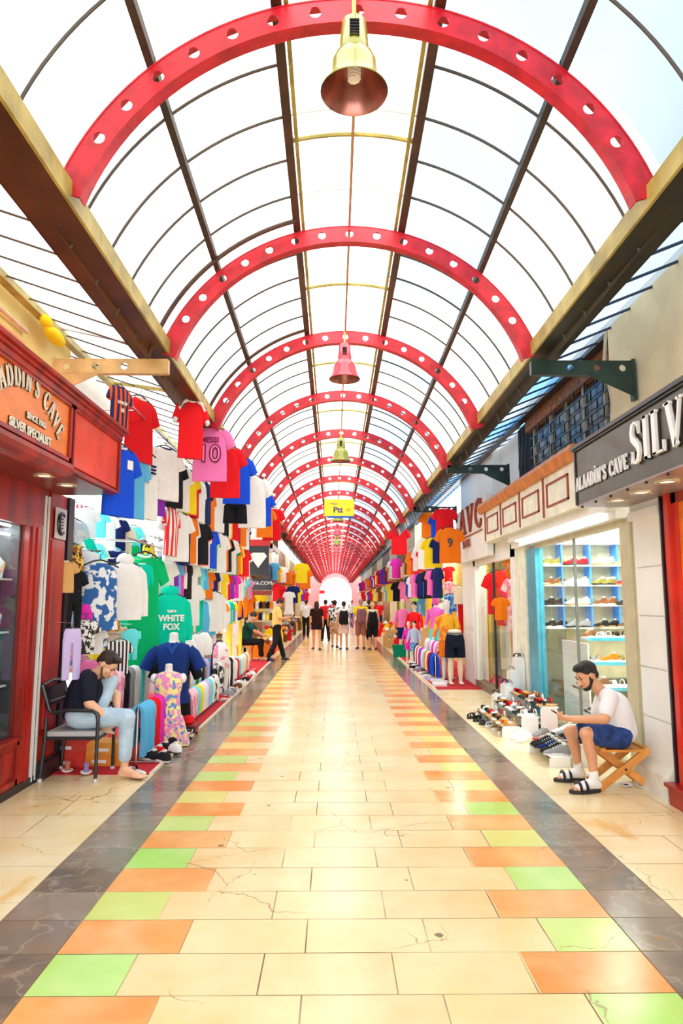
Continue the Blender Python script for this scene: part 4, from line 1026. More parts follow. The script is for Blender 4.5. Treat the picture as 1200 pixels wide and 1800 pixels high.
# ================================================================ RIGHT CLOTHES STALL
rail(2.45,3.25,14.8,23.0,'upper clothes rail of the right stall'); rail(2.45,2.55,14.8,23.0,'lower clothes rail of the right stall')
RFc=-(PI/2-.65)
a=place('jersey','red',781,893,945,2.25,-.2,'large red shirt hanging at the near end of the right stall',Y=13.6,collar=matof('white'))
a=place('jersey','orange',790,928,990,2.3,-.1,'orange football shirt with number 9 at the near end of the right stall',Y=13.3,sx=1.0,collar=matof('orange'))
text('9',.24,blackm,(0,-.066,-.3),R_CAM,parent=a,name='back_number',bold=.006)
place('jersey','red',701,928,975,0,-.2,'plain red shirt hung from the right roof beam, far part of the right stall',Y=19.5)
place('jersey','blue',768,905,945,0,-.5,'deep blue shirt between the red shirts of the right stall',Y=14.6)
place('jersey','orange',752,900,945,0,-.6,'orange shirt next to the deep blue one, right stall',Y=15.4)
place('jersey','yellow',760,945,998,0,-.4,'yellow and white shirt on the lower rail, right stall',Y=14.9)
place('jersey','white',748,948,1000,0,-.5,'white and pink shirt left of the yellow one, right stall',Y=15.6)
place('jersey','navy',772,945,990,0,-.5,'navy shirt between the yellow shirt and the orange number 9',Y=14.6)
rail_row(2.45,3.25,16.2,23,.42,['jersey'],['orange','red','orange','tan','brown','red','orange leopard','white','red'],1,'upper rail of the right stall',7,parts_to=18)
rail_row(2.45,2.55,16.0,23,.36,['jersey'],['magenta','pink','black','white','emerald green','blue','navy','black','navy','magenta'],1,'lower rail of the right stall',8,parts_to=18)
rail_row(2.9,1.9,14.9,23,.5,['dress','trousers','jersey'],['red','white','yellow','sky blue','yellow','white','lime','teal','red','blue'],1,'inner rail of the right stall',9,parts_to=0)
RW=[('dress','red',788,995,1030,2.7,'red dress high at the near end of the right stall, below the orange shirt'),
('jersey','pink tie-dyed',789,1022,1050,2.6,'pink and white patterned top below the red dress'),
('shorts','blue camouflage',790,1045,1075,2.6,'blue shiny shorts below the pink patterned top'),
('trousers','yellow',760,1000,1110,2.9,'long yellow trousers hanging behind the magenta hoodie figure'),
('jersey','lime',732,1008,1056,2.8,'lime yellow shirt left of the long yellow trousers'),
('shorts','sky blue',731,1058,1080,2.75,'blue shorts below the lime yellow shirt'),
('jersey','blue',752,1005,1034,2.75,'blue scarf like top above the magenta hoodie figure'),
('trousers','lime',708,1015,1090,2.8,'lime trousers beside the dark door of the right stall'),
('jersey','cream',806,1030,1062,2.75,'pale green shirt beside the white pilaster, right stall'),
('jersey','white',775,1060,1100,2.7,'white shirt hanging behind the orange shirt figure')]
for k_,c,px,y0,y1,X,lb_ in RW: hang_to(place(k_,c,px,y0,y1,X,-.5,lb_,collar=matof('white')),lambda a:(3.3,a.y+.02,a.z+.03))
tag(MB().box(3.3,3.35,14.7,23,0,2.9).build('backdrop_panel',solid('mustard_backdrop',(.85,.7,.1),var=.8)),'yellow backdrop boards behind the right clothes stall','panel')
tag(MB().box(-3.75,-3.7,13.6,20,0,2.9).build('backdrop_panel',solid('white_backdrop',(.8,.8,.78),var=.8)),'pale backdrop boards at the far part of the left stall','panel')
# red garments inside the vitrine
for i,(px,y0,y1,c,k_) in enumerate(((895,1000,1100,'red','dress'),(878,1005,1080,'red','jersey'),(908,1015,1110,'pink tie-dyed','dress'),(880,1050,1090,'orange','jersey'),(900,985,1015,'orange','jersey'))):
    place(k_,c,px,y0,y1,0,-.4+.1*i,'%s %s behind the narrow vitrine glass, %s from the far side'%(c,k_.replace('_',' '),ordw(i)),Y=12.6-.35*i,hanger=True)
r_=random.Random(5)
for i in range(7):
    Y=12.9-.3*i; c=['cream','white','tan','cream','white','yellow','cream'][i]
    garment('trousers',matof(c),(3.15+r_.uniform(-.1,.2),Y,1.2),-.5,.85,'%s trousers low in the narrow vitrine, %s from the far side'%(c,ordw(i)),group='pale trousers in the vitrine',hanger=False)
# ================================================================ SHOES
def foot_outline(L,W,n=20):
    pts=[]
    for k in range(n):
        t=2*PI*k/n; y=math.cos(t)*L/2; x=math.sin(t)*W/2*(1+.18*math.cos(t))
        pts.append((x,y))
    return pts
def sole_mesh(L=.27,W=.095,h=.022):
    o=foot_outline(L,W); mb=MB(); mb.loft([[(x*.96,y*.98,0) for x,y in o],[(x,y,.005) for x,y in o],[(x,y,h) for x,y in o],[(x*.95,y*.97,h+.003) for x,y in o]]); return mb
def sneaker_upper(L=.27,W=.095,h=.022):
    mb=MB(); rings=[]
    for i,(y,w_,z) in enumerate(((-.5,.3,.05),(-.46,.75,.085),(-.35,.86,.10),(-.18,.84,.105),(-.02,.86,.088),(.14,.95,.066),(.30,.95,.052),(.42,.75,.042),(.49,.3,.03))):
        rr=[]
        for k in range(14):
            t=PI*k/13; rr.append((math.cos(t)*w_*W/2, y*L, h-.004+max(math.sin(t),0)**.7*(z-h+.004)))
        rings.append(rr)
    mb.loft(rings)
    return mb
white_sole=solid('white_rubber',(.85,.85,.83),rough=.5); black_sole=solid('black_rubber',(.02,.02,.02),rough=.6); tan_sole=solid('tan_cork',(.6,.36,.16),rough=.8)
SOLE=sole_mesh().mesh('sole',white_sole,True)
UP=sneaker_upper().mesh('sneaker',whitep,True)
lc=MB()
for j in range(4): lc.tube([(-.024,-.03+.022*j,.098-.011*j),(0,-.028+.022*j,.104-.011*j),(.024,-.03+.022*j,.098-.011*j)],.003,5)
lc.box(-.016,.016,-.085,-.05,.09,.118)
LACE=lc.mesh('laces',whitep,True)
def straps(cross=True):
    mb=MB()
    def band(y,w_,lift,tilt=0):
        vs=[]; n=10
        for k in range(n+1):
            t=PI*k/n; x=math.cos(t)*.05; z=.02+math.sin(t)*lift
            for dy,dr in ((-w_/2,0),(w_/2,0),(w_/2,.004),(-w_/2,.004)): vs.append((x*(1+dr*8),y+dy+tilt*x,z+dr))
        fs=[]
        for i in range(n):
            for q in range(4): fs.append((i*4+q,i*4+(q+1)%4,(i+1)*4+(q+1)%4,(i+1)*4+q))
        mb.add(vs,fs)
    band(.055,.035,.05,.2); 
    if cross: band(.02,.028,.055,-.2); band(-.09,.014,.06)
    return mb
SAND=straps(True).mesh('straps',blackm,True); SLIDE=straps(False); 
sl_=MB(); 
for_band=straps(False)
SLIDEM=for_band.mesh('straps',blackm,True)
def shoe(kind,c,loc,rz,label,sole=None,group=None,cat='shoe',s=1,tilt=0):
    if kind=='sneaker':
        o=link('sneaker',UP,None,loc); o.material_slots[0].link='OBJECT'; o.material_slots[0].material=c
        q=link('sole',SOLE,o); l=link('laces',LACE,o)
    else:
        o=link('sandal',SOLE,None,loc); q=link('straps',SAND if kind=='sandal' else SLIDEM,o); q.material_slots[0].link='OBJECT'; q.material_slots[0].material=c; q=o
    if sole: q.material_slots[0].link='OBJECT'; q.material_slots[0].material=sole
    o.rotation_euler=(tilt,0,rz); o.scale=(s,s,s); tag(o,label,cat,group); return o
SHC=[('black',cloth((.02,.02,.02))),('white',cloth(WHITE)),('brown',cloth((.22,.09,.04))),('tan',cloth(TAN)),('red',cloth(RED)),('grey',cloth(GREY)),('navy blue',cloth(NAVY)),('olive',cloth((.25,.22,.05))),('orange',cloth(ORG))]
SD=dict(SHC)
# shelving wall of the shoe shop
sh=empty('shoe_shelving',(3.53,9.75,0),0,'white wall shelving with blue dividers inside the shoe shop','shelving')
xs=[2.93,3.22,3.62,4.01,4.30]; zs=[1.26,1.57,1.85,2.13]
MB().box(-.62,.78,.12,.15,0,2.5).build('back_panel',solid('cream_back_panel',(.88,.8,.55)),sh)
for z in zs+[2.44]: MB().box(-.62,.78,-.14,.12,z-.02,z).build('shelf_board',whitegloss,sh)
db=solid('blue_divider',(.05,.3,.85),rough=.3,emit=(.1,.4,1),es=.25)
for x in xs[1:-1]:
    for a,b_ in zip(zs,zs[1:]+[2.44]): MB().box(x-3.53-.012,x-3.53+.012,-.12,.12,a,b_-.02).build('divider',db,sh)
MB().box(-.62,.78,-.02,.12,0,.55).box(-.62,-.3,-.14,.12,.55,1.24).build('lower_cabinet',solid('dark_glass_cabinet',(.12,.15,.12),rough=.2),sh)
cols=[['olive','red','grey','tan'],['brown','white','olive','red'],['black','white','brown','black'],['black','grey','black','brown']][::-1]
rown=['lowest','second','third','top']
for r_i,z in enumerate(zs):
    for c_i in range(4):
        xm=(xs[c_i]+xs[c_i+1])/2; cn_=cols[r_i][c_i]
        for d,(dx,ddz) in enumerate(((-.07,0),(.075,0))):
            shoe('sneaker',SD[cn_],(xm+dx,9.66+.02*d,z),PI/2+.45 if d==0 else PI/2+.25,'%s sneaker, %s shelf inside the shoe shop, %s column from the blue post, %s shoe'%(cn_,rown[r_i],ordw(c_i),('left','right')[d]),group='sneakers on the wall shelving',sole=(white_sole,black_sole,tan_sole)[(c_i+r_i)%3],s=1.0)
# cyan edged display steps inside the shop
stp=empty('display_steps',(3.45,8.6,0),0,'stepped display stand with cyan edges behind the shoe shop glass','display stand')
cy=solid('cyan_edging',(.1,.6,.85),rough=.3)
for k,(z,y,x0,x1) in enumerate(((1.15,.45,-.2,.35),(.86,.25,-.42,.4),(.58,0,-.45,.45),(.34,-.35,-.45,.45))):
    t_=MB().box(x0,x1,y-.16,y+.16,z-.03,z).build('step',whitegloss,stp); MB().box(x0,x1,y-.175,y-.16,z-.035,z+.005).build('cyan_edge',cy,t_)
    for j in range(4):
        cn_=['brown','white','black','tan','grey','orange','olive'][(k*3+j)%7]
        if x0+.1+j*.2>x1: continue
        shoe('sneaker' if (k+j)%3==0 else 'sandal',SD[cn_],(3.45+x0+.08+j*.2,8.6+y,z),PI/2+.6-.2*j,'%s %s on the %s cyan edged step behind the glass, %s from the left'%(cn_,'sneaker' if (k+j)%3==0 else 'sandal',('highest','second','third','lowest')[k],ordw(j)),group='shoes on the glass display steps')
MB().box(-.45,-.43,-.4,.5,0,1.12).box(.43,.45,-.4,.5,0,1.12).build('side_panel',whitegloss,stp)
tag(MB().box(3.75,4.3,8.05,8.45,.0,1.75).box(3.73,4.32,8.03,8.47,1.75,1.78).build('tall_cabinet',solid('pale_cream_cabinet',(.88,.85,.62))),'tall pale cream cabinet inside the shoe shop, behind the seated man','cabinet')
rk=empty('shoe_stand',(3.35,7.15,0),0,'narrow white shoe stand inside the window near the beige frame','display stand')
for k in range(5):
    MB().box(-.16,.16,-.18,.18,.3+.36*k,.325+.36*k).build('shelf_board',whitegloss,rk)
    shoe('sneaker',SD[['black','olive','brown','tan','grey'][k]],(3.34,7.15,.325+.36*k),PI/2+.3,'%s sneaker on the narrow stand near the beige window frame, %s shelf from the bottom'%(['black','olive','brown','tan','grey'][k],ordw(k)),group='sneakers on the narrow stand')
MB().box(-.17,-.155,-.18,.18,0,2.1).box(.155,.17,-.18,.18,0,2.1).build('side_post',beige,rk)
# outdoor racks: low steps climbing towards the shop glass
def outrack(x0,y0,y1,tiers,label,seed,where,kindf,colf,w_=.235,h0=.12,dz=.115):
    r_=random.Random(seed); rt=empty('shoe_rack',(x0,(y0+y1)/2,0),0,label,'shoe rack'); hy=(y1-y0)/2
    for k in range(tiers):
        a=x0+k*w_; z=h0+k*dz
        MB().box(k*w_,k*w_+w_-.01,-hy,hy,z-.012,z).box(k*w_,k*w_+w_-.03,-hy,-hy+.012,0,z-.012).box(k*w_,k*w_+w_-.03,hy-.012,hy,0,z-.012).box(k*w_,k*w_+.01,-hy,hy,z-.012,z+.008).build('shelf_step',whitegloss,rt)
        n=int((y1-y0-.1)/.118)
        for j in range(n):
            cn_=colf(r_); kd=kindf(r_)
            shoe(kd,SD[cn_],(a+w_/2-.01,y0+.1+j*.118,z),PI/2+r_.uniform(-.12,.12),'%s %s on the %s step of the %s, %s from the near end'%(cn_,kd,('lowest','second','third','top')[k],where,ordw(j)),group='shoes on the '+where,sole=r_.choice([tan_sole,white_sole,black_sole]),s=1.0)
outrack(2.02,8.45,9.9,3,'low white stepped rack of sandals in front of the shoe shop glass',1,'sandal rack',lambda r:r.choice(['sandal','sandal','slide']),lambda r:r.choice(['brown','orange','tan','black','red','white','grey']))
outrack(2.12,6.95,7.65,2,'white stepped rack of dark sneakers beside the seated man on the right',2,'sneaker rack',lambda r:'sneaker',lambda r:r.choice(['grey','black','navy blue','white','black']),h0=.10)
# boxes column behind the racks, with slides on top
for j,(x,y,h) in enumerate(((2.35,10.05,.28),(2.5,10.12,.42),(2.62,10.2,.60),(2.73,10.3,.78))):
    o=MB().box(-.06,.06,-.13,.13,0,h).build('shoe_plinth',whitegloss,None,loc=(x,y,0)); tag(o,'white display plinth behind the sandal rack, %s from the walkway'%ordw(j),'plinth','white plinths')
    shoe('sandal' if j%2 else 'slide',SD[['black','navy blue','grey','black'][j]],(x,y,h),.2,'%s sandal on top of the %s white plinth from the walkway'%(['black','navy blue','grey','black'][j],ordw(j)))
# floor row of shoes by the rack
for j in range(9):
    cn_=['black','black','grey','white','tan','tan','white','white','white'][j]
    p=atZ(832+j*11,1262+j*5.2)
    shoe('sneaker' if j>5 else 'sandal',SD[cn_],(p.x,p.y,0),PI/2+.7,'%s %s on the pavement in front of the sandal rack, %s from the far end'%(cn_,'sneaker' if j>5 else 'sandal',ordw(j)),sole=(black_sole if j<3 else white_sole),group='shoes standing on the right pavement')
for j,(px,py,cn_) in enumerate(((925,1283,'black'),(938,1290,'black'),(950,1297,'grey'))):
    p=atZ(px,py); shoe('sneaker',SD[cn_],(p.x,p.y,.012),PI/2+.5,'%s sneaker on the small red mat, %s from the far side'%(cn_,ordw(j)),group='sneakers on the red mat')

# ================================================================ FURNITURE
# folding wooden stool, X legs in the x-z plane
st=empty('folding_stool',(2.52,6.27,0),0,'varnished pine folding stool with crossed legs under the man on the right','stool')
for k,(s,yy) in enumerate(((1,-.15),(-1,-.10),(1,.12),(-1,.17))):
    MB().bar((-s*.23,yy,.02),(s*.2,yy,.335),.028,.062).build('leg',wood_pine,st)
MB().box(-.21,.21,-.17,.19,.325,.345).box(-.21,-.17,-.17,.19,.345,.36).box(.17,.21,-.17,.19,.345,.36).build('seat',wood_pine,st)
MB().tube([(0,-.17,.18),(0,.19,.18)],.012,8).build('pivot_rod',steel_brown,st)
for j,(px,py) in enumerate(((1100,1382),(1128,1384))):
    p=atZ(px,py); o=MB().lathe([(0.001,.006),(.03,.004),(.05,.014),(.057,.02),(.055,.012),(.035,0),(0.001,0)],24).build('floor_ashtray',whitegloss,None,True,(p.x,p.y,0)); tag(o,'small white dish on the floor by the pillar, %s'%('nearer the stool' if j==0 else 'nearer the red shop'),'dish')
    MB().ell((0,0,.01),(.025,.025,.008)).build('ash',blackmat,o,True)
# armchair on the left
AX,AY=-2.36,6.68
ch=empty('garden_armchair',(AX,AY,0),0,'black metal armchair with grey cushion under the man on the left','chair')
bk=solid('black_chair_frame',(.015,.015,.02),rough=.3)
for i,(x,y) in enumerate(((.21,-.24),(-.26,-.24),(.21,.24),(-.26,.24))):
    z1=.62 if x>0 else .60
    MB().tube([(x+(.0 if x>0 else -.03),y,.03),(x,y,.40),(x,y,z1-.03)] ,.016,8).build('leg',bk,ch,True)
    f=MB().lathe([(.02,0),(.024,.004),(.02,.035),(0.001,.036)],12,M=Matrix.Translation((x+(.0 if x>0 else -.03),y,0))).build('foot_cap',solid('silver_cap',(.75,.75,.75),metal=.5),ch,True)
for i,y in enumerate((-.24,.24)):
    MB().tube([(.21,y,.55),(.20,y,.60),(.16,y,.63),(-.05,y,.635),(-.20,y,.61),(-.235,y,.64),(-.31,y,.86)],.019,8).build('arm_and_back_rail',bk,ch,True)
MB().box(-.28,.22,-.24,.24,.37,.40).build('seat_frame',bk,ch)
MB().box(-.26,.22,-.22,.22,.40,.44).build('cushion',cloth((.5,.5,.5)),ch)
mb=MB().tube([(-.31,-.24,.86),(-.32,0,.88),(-.31,.24,.86)],.019,8)
for z in (.70,.78): mb.tube([(-.25-(z-.64)*.27,-.24,z),(-.25-(z-.64)*.27,.24,z)],.01,6)
mb.box(-.29,-.27,-.2,.2,.66,.84); mb.build('backrest',bk,ch)
for j,(px,py) in enumerate(((118,1360),(151,1363))):
    p=atZ(px,py); o=MB().lathe([(0.001,.008),(.03,.006),(.048,.02),(.055,.026),(.053,.016),(.03,0),(.001,0)],20).build('glass_saucer',whitegloss,None,True,(p.x,p.y,.012)); tag(o,'white saucer with tea glass under the armchair, %s'%('left one' if j==0 else 'right one'),'saucer')
    o=MB().lathe([(.018,.0),(.026,.02),(.02,.05),(.03,.09),(.028,.09),(.018,.05),(.0005,.01)],16).build('tea_glass',solid('reddish_tea',(.6,.2,.15),rough=.1) if j==0 else solid('violet_glass',(.35,.25,.6),rough=.1),None,True,(p.x,p.y,.022)); tag(o,'tea glass on the %s saucer under the armchair'%('left' if j==0 else 'right'),'glass')
for j,(x,y,z,c,sx_) in enumerate(((-2.28,7.15,.012,(.85,.3,.02),.2),(-2.26,7.15,.122,(.9,.4,.05),.2),(-2.62,7.1,.012,(.75,.03,.02),.17),(-2.60,7.1,.152,(.7,.05,.03),.16))):
    o=MB().box(-sx_,sx_,-.14,.14,0,.105 if j<2 else .135).box(-sx_-.006,sx_+.006,-.146,.146,.075,.11 if j<2 else .14).build('shoe_box',solid('card_%d'%j,c),None,loc=(x,y,z)); tag(o,['orange shoe box on the carpet behind the armchair, lower one','orange shoe box on top of the other orange one behind the armchair','red shoe box by the dark partition, lower one','red shoe box stacked on the other red one'][j],'box')
    MB().box(-sx_*.5,sx_*.2,-.148,-.146,.03,.06).build('white_label',whitep,o)
o=MB().loft([[(a*math.cos(t),b_*math.sin(t),z) for t in [2*PI*k/16 for k in range(16)]] for a,b_,z in ((.1,.08,0),(.2,.15,.03),(.22,.16,.1),(.16,.12,.17),(.05,.05,.2))]).build('plush_bag',cloth((.75,.2,.6)),None,True,(-2.12,7.4,.3)); tag(o,'violet pink bag behind the armchair on the left','bag')

# ---- mannequins
MAN=solid('white_mannequin',(.9,.88,.85),rough=.35); MANC=solid('cream_mannequin',(.88,.8,.62),rough=.35)
def ell_ring(cx,cy,cz,a,b,n=20): return [(cx+a*math.cos(2*PI*k/n),cy+b*math.sin(2*PI*k/n),cz) for k in range(n)]
def torso_mannequin(loc,rz,s,mat,shirt,label,kid=False,stand=.5):
    o=empty('torso_mannequin',loc,rz,label,'mannequin'); o.scale=(s,s,s)
    MB().loft([ell_ring(0,0,stand+z,a,b) for z,a,b in ((0,.15,.11),(.1,.14,.10),(.2,.125,.095),(.35,.16,.11),(.44,.18,.10),(.5,.14,.08),(.53,.06,.055),(.56,.05,.05),(.62,.048,.05),(.635,.03,.03))]).build('torso',mat,o,True)
    for q in ((-1,1) if kid else ()): MB().ell((q*.19,0,stand+.44),(.05,.055,.065)).build('shoulder_cap',mat,o,True)
    MB().tube([(0,0,0),(0,0,stand)],.014,8).lathe([(.001,0),(.13,0),(.13,.012),(.02,.02)],20).build('stand',chrome,o)
    mb=MB().loft([ell_ring(0,0,stand+z,a,b) for z,a,b in ((-.12,.19,.13),(.05,.17,.12),(.2,.155,.115),(.35,.185,.125),(.44,.205,.115),(.5,.16,.095),(.525,.09,.075))])
    for q in (-1,1):
        if not kid: mb.loft([[(q*(x+.0)+nx*.07*math.cos(t)*q,.06*math.sin(t),stand+z+nz*.07*math.cos(t)) for t in [2*PI*k/12 for k in range(12)]] for x,z,nx,nz in ((.16,.44,.6,.8),(.23,.38,.7,.7),(.30,.24,.9,.4))])
    mb.build('shirt',shirt,o,True)
    return o
def atg(px,py): return atZ(px,py)
polo=torso_mannequin((-1.98,8.6,.012),.1,1.12,MAN,cloth((.01,.035,.2)),'large torso mannequin in a navy blue polo shirt on the left carpet',stand=.46)
MB().prism([(-.075,.985-.46+.46),(0,.86),(.075,.985),(.04,1.0),(0,.93),(-.04,1.0)],-.13,-.10,'y').build('polo_collar',cloth((.02,.08,.4)),polo)
kid=torso_mannequin((-1.90,8.05,.012),.1,.85,MAN,PAT['floral multicoloured'],'small child torso mannequin in a colourful patterned top, in front of the navy polo',True,stand=.42)
MB().prism([(-.19,.36),(.19,.36),(.30,.0),(-.30,.0)],-.14,.1,'y').build('skirt',PAT['floral multicoloured'],kid)
blk=torso_mannequin((-2.03,9.0,.012),.15,.98,MAN,cloth(BLACK),'mannequin in a black dress with a small black cap, beside the navy polo',stand=.4)
MB().loft([ell_ring(0,0,z,a,b_) for z,a,b_ in ((.02,.21,.16),(.2,.2,.15),(.42,.19,.13))]).build('skirt',cloth(BLACK),blk,True)
MB().ell((0,-.02,1.05),(.12,.12,.07)).loft([ell_ring(0,-.1,1.03,.11,.1),ell_ring(0,-.12,1.04,.11,.1)]).build('cap',cloth(BLACK),blk,True)
text('NEW',.06,whitep,(0,-.155,1.06),R_CAM,parent=blk,name='cap_print'); text('LOVE',.07,whitep,(-.02,-.15,.72),R_CAM,parent=blk,name='chest_print')
MB().tube([(.07,-.12,.86),(.08,-.14,.7)],.012,6).build('red_ribbon',cloth(RED),blk)
# low rails with folded-over garments
def drape(w_,d1,d2,th=.035,n=10,wave=.01):
    mb=MB(); path=[(-.055,-d1),(-.06,-d1*.5),(-.05,-.06),(-.03,-.01),(0,.01),(.03,-.01),(.05,-.06),(.06,-d2*.5),(.055,-d2)]
    rings=[]
    for (y,z) in path: rings.append([(w_*(k/(n-1)-.5), y*1.0+wave*math.sin(k*1.9+z*4), z) for k in range(n)])
    m_=len(rings); vs=[v for r in rings for v in r]; 
    inner=[]
    for (y,z) in path: inner.append([(w_*(k/(n-1)-.5), y*.45, z-.012 if abs(y)<.04 else z) for k in range(n)])
    vs+= [v for r in inner for v in r]; N=m_*n; fs=[]
    for i in range(m_-1):
        for k in range(n-1):
            a=i*n+k; fs.append((a,a+1,a+n+1,a+n)); fs.append((N+a,N+a+n,N+a+n+1,N+a+1))
        fs.append((i*n,(i+1)*n,N+(i+1)*n,N+i*n)); fs.append((i*n+n-1,N+i*n+n-1,N+(i+1)*n+n-1,(i+1)*n+n-1))
    for k in range(n-1):
        fs.append((k,N+k,N+k+1,k+1)); b_=(m_-1)*n; fs.append((b_+k,b_+k+1,N+b_+k+1,N+b_+k))
    return mb.add(vs,fs)
DR=[drape(.3,.5,.4).mesh('folded_garment',cloth(WHITE),True),drape(.3,.36,.3).mesh('folded_garment',cloth(WHITE),True)]
def low_rail(x0,y0,x1,y1,z,items,label,where,dm=0,group=None,s=1):
    L=math.hypot(x1-x0,y1-y0); ang=math.atan2(y1-y0,x1-x0)
    rt=empty('low_clothes_rail',(x0,y0,0),ang,label,'clothes rail')
    MB().tube([(0,0,.012),(0,0,z),(L,0,z),(L,0,.012)],.012,8).build('rail_frame',chrome,rt)
    for xx in (0,L): MB().tube([(xx,-.2,.025),(xx,.2,.025)],.012,6).build('foot_bar',chrome,rt)
    n=len(items)
    for i,c in enumerate(items):
        t=(i+.5)/n*L
        o=link('folded_garment',DR[dm],None,(x0+math.cos(ang)*t,y0+math.sin(ang)*t,z+.02),(0,0,ang-PI/2+PI/2)); o.scale=(min(1.0,L/n/.3*1.05),1.35,s)
        o.material_slots[0].link='OBJECT'; o.material_slots[0].material=matof(c)
        tag(o,'%s garment folded over the %s, %s from the near end'%(c,where,ordw(i)),'folded garment',group or 'garments over the '+where)
low_rail(-1.98,7.12,-1.98,8.35,.55,['sky blue','sky blue','red','magenta','blue','lime'],'low rail with bright trousers draped over it, on the left carpet','bright trousers rail')
low_rail(-1.93,9.2,-1.93,11.3,.42,['pink tie-dyed','pink tie-dyed','cyan','yellow','white','white','lavender','cyan','white','black and white patterned','white'],'front low rail of children clothes along the left carpet edge','front children rail',1)
low_rail(-2.2,9.4,-2.2,12.6,.62,['white','lime','white','brown','white','white','dark green','white','black','grey','lavender','sky blue','red','white'],'second low rail of pale clothes behind the front one on the left','second children rail',1)
low_rail(-1.98,11.9,-1.98,13.4,.55,['black and white patterned','white','white and black striped','white and black striped','black','white'],'low rail of black and white trousers on the left, before the walking man','striped trousers rail')
low_rail(-2.05,14.0,-2.05,16.2,.42,['white','red','cyan','white','cream','white','tan','white'],'last low rail of pale children clothes on the left carpet','last children rail',1)
low_rail(-2.5,7.9,-2.5,9.2,.8,['pink tie-dyed','black','grey','white','cyan','white'],'higher rail behind the seated man with pink and grey garments','pink garments rail')
low_rail(-2.55,9.6,-2.55,13.5,.85,['white','pink','white','sky blue','white','cream','black','white','white','pink','white','grey'],'high rail of pale clothes deep in the left stall','deep pale rail')
# backpack hanging, floor shoes and caps on carpet
bp_=empty('backpack',(-1.98,12.1,.45),PI/2-.6,'large white and pink backpack with black piping on the left stall','backpack')
MB().loft([ell_ring(0,0,z,a,b_) for z,a,b_ in ((0,.16,.09),(.04,.19,.11),(.25,.2,.12),(.4,.17,.1),(.47,.08,.06))]).build('bag_body',printed((.9,.85,.9),(.85,.25,.4),10,.58,.62),bp_,True)
MB().tube([(-.18,0,.02),(-.2,0,.25),(-.15,0,.42),(0,0,.5),(.15,0,.42),(.2,0,.25),(.18,0,.02)],.018,8).build('piping',blackm,bp_,True)
MB().tube([(-.18,0,-.0),(0,.0,-.44)],.01,6).build('strap',blackm,bp_)
for j in range(3):
    c=[(.9,.88,.9),(.85,.8,.85),(.9,.9,.9)][j]; o=MB().loft([ell_ring(0,0,z,a,b_) for z,a,b_ in ((0,.14,.08),(.05,.16,.1),(.25,.15,.1),(.36,.08,.06))]).build('school_bag',cloth(c),None,True,(-2.15,10.1+.65*j,.75)); tag(o,'pale school bag above the children rails, %s from the seated man'%ordw(j),'bag','pale school bags')
    MB().tube([(-.1,-.08,.05),(-.1,-.1,.2),(-.06,-.06,.34),(0,-.03,.4)],.014,6).build('strap',cloth(GREY),o)
k_=0
for px,py,c,kd in ((240,1362,'black','slide'),(236,1366,'white','slide'),(262,1338,'black','sneaker'),(272,1330,'red','sneaker'),(283,1323,'black','sneaker'),(293,1312,'black','sneaker'),(280,1340,'black','sneaker'),(300,1325,'white','sneaker'),(312,1308,'white','sandal'),(322,1300,'white','sandal'),(318,1292,'black','sandal'),(332,1290,'white','sandal')):
    p=atZ(px,py); k_+=1
    shoe(kd,SD[c],(p.x,p.y,.012),PI/2-.5 if k_>2 else .9,'%s %s on the red carpet near the walkway edge, %s from the seated man'%(c,kd,ordw(k_-1)),group='shoes on the left carpet',sole=white_sole if k_%2 else black_sole)
cs=empty('toy_crate',(-1.95,8.75,.012),.1,'low red crate holding small shoes and caps on the left carpet','crate')
MB().box(-.26,.26,-.13,.13,0,.10).build('crate_body',solid('dark_red_crate',(.35,.02,.02)),cs); MB().box(-.24,.24,-.135,-.13,.015,.085).build('printed_front',PAT['black and white patterned'],cs)
for j,(x,c) in enumerate(((-.15,'white'),(0,'red'),(.14,'red'))):
    o=MB().ell((0,0,.03),(.085,.09,.06)).loft([ell_ring(0,-.1,.02,.07,.05),ell_ring(0,-.1,.028,.07,.05)]).build('cap',cloth(CN[c]),None,True,(-1.95+x,8.75,.13)); tag(o,'%s cap on the red crate, %s from the wall'%(c,ordw(j)),'cap','caps on the crate')

# right clothes stall mannequins and goods
def legs_mannequin(loc,rz,label,short):
    o=empty('half_mannequin',loc,rz,label,'mannequin')
    mb=MB()
    for q in (-1,1): mb.loft([ell_ring(q*x,y,z,a,b_) for x,y,z,a,b_ in ((.10,0,.03,.035,.05),(.10,0,.12,.035,.04),(.10,0,.28,.055,.06),(.095,0,.45,.05,.055),(.09,0,.62,.075,.08),(.085,0,.8,.09,.095))]); mb.ell((q*.10,-.06,.03),(.04,.11,.03))
    mb.loft([ell_ring(0,0,z,a,b_) for z,a,b_ in ((.72,.15,.11),(.85,.175,.12),(1.0,.14,.1),(1.04,.13,.095),(1.06,.05,.04))]).build('legs',MANC,o,True)
    mb=MB()
    for q in (-1,1): mb.loft([ell_ring(q*.10,0,z,a,b_) for z,a,b_ in ((.52,.105,.115),(.7,.1,.11),(.82,.09,.11))])
    mb.loft([ell_ring(0,0,z,a,b_) for z,a,b_ in ((.72,.19,.13),(.85,.195,.135),(.98,.16,.115),(1.0,.155,.11))]).build('shorts',cloth(short),o,True)
    MB().loft([ell_ring(0,0,z,.162,.118) for z in (.95,.985)]).box(-.03,.03,-.125,-.118,.95,.985).build('belt',cloth(GREY),o,True)
    return o
legs_mannequin((2.37,13.6,.012),.1,'half mannequin in black knee length shorts at the near end of the right carpet',(.01,.012,.03))
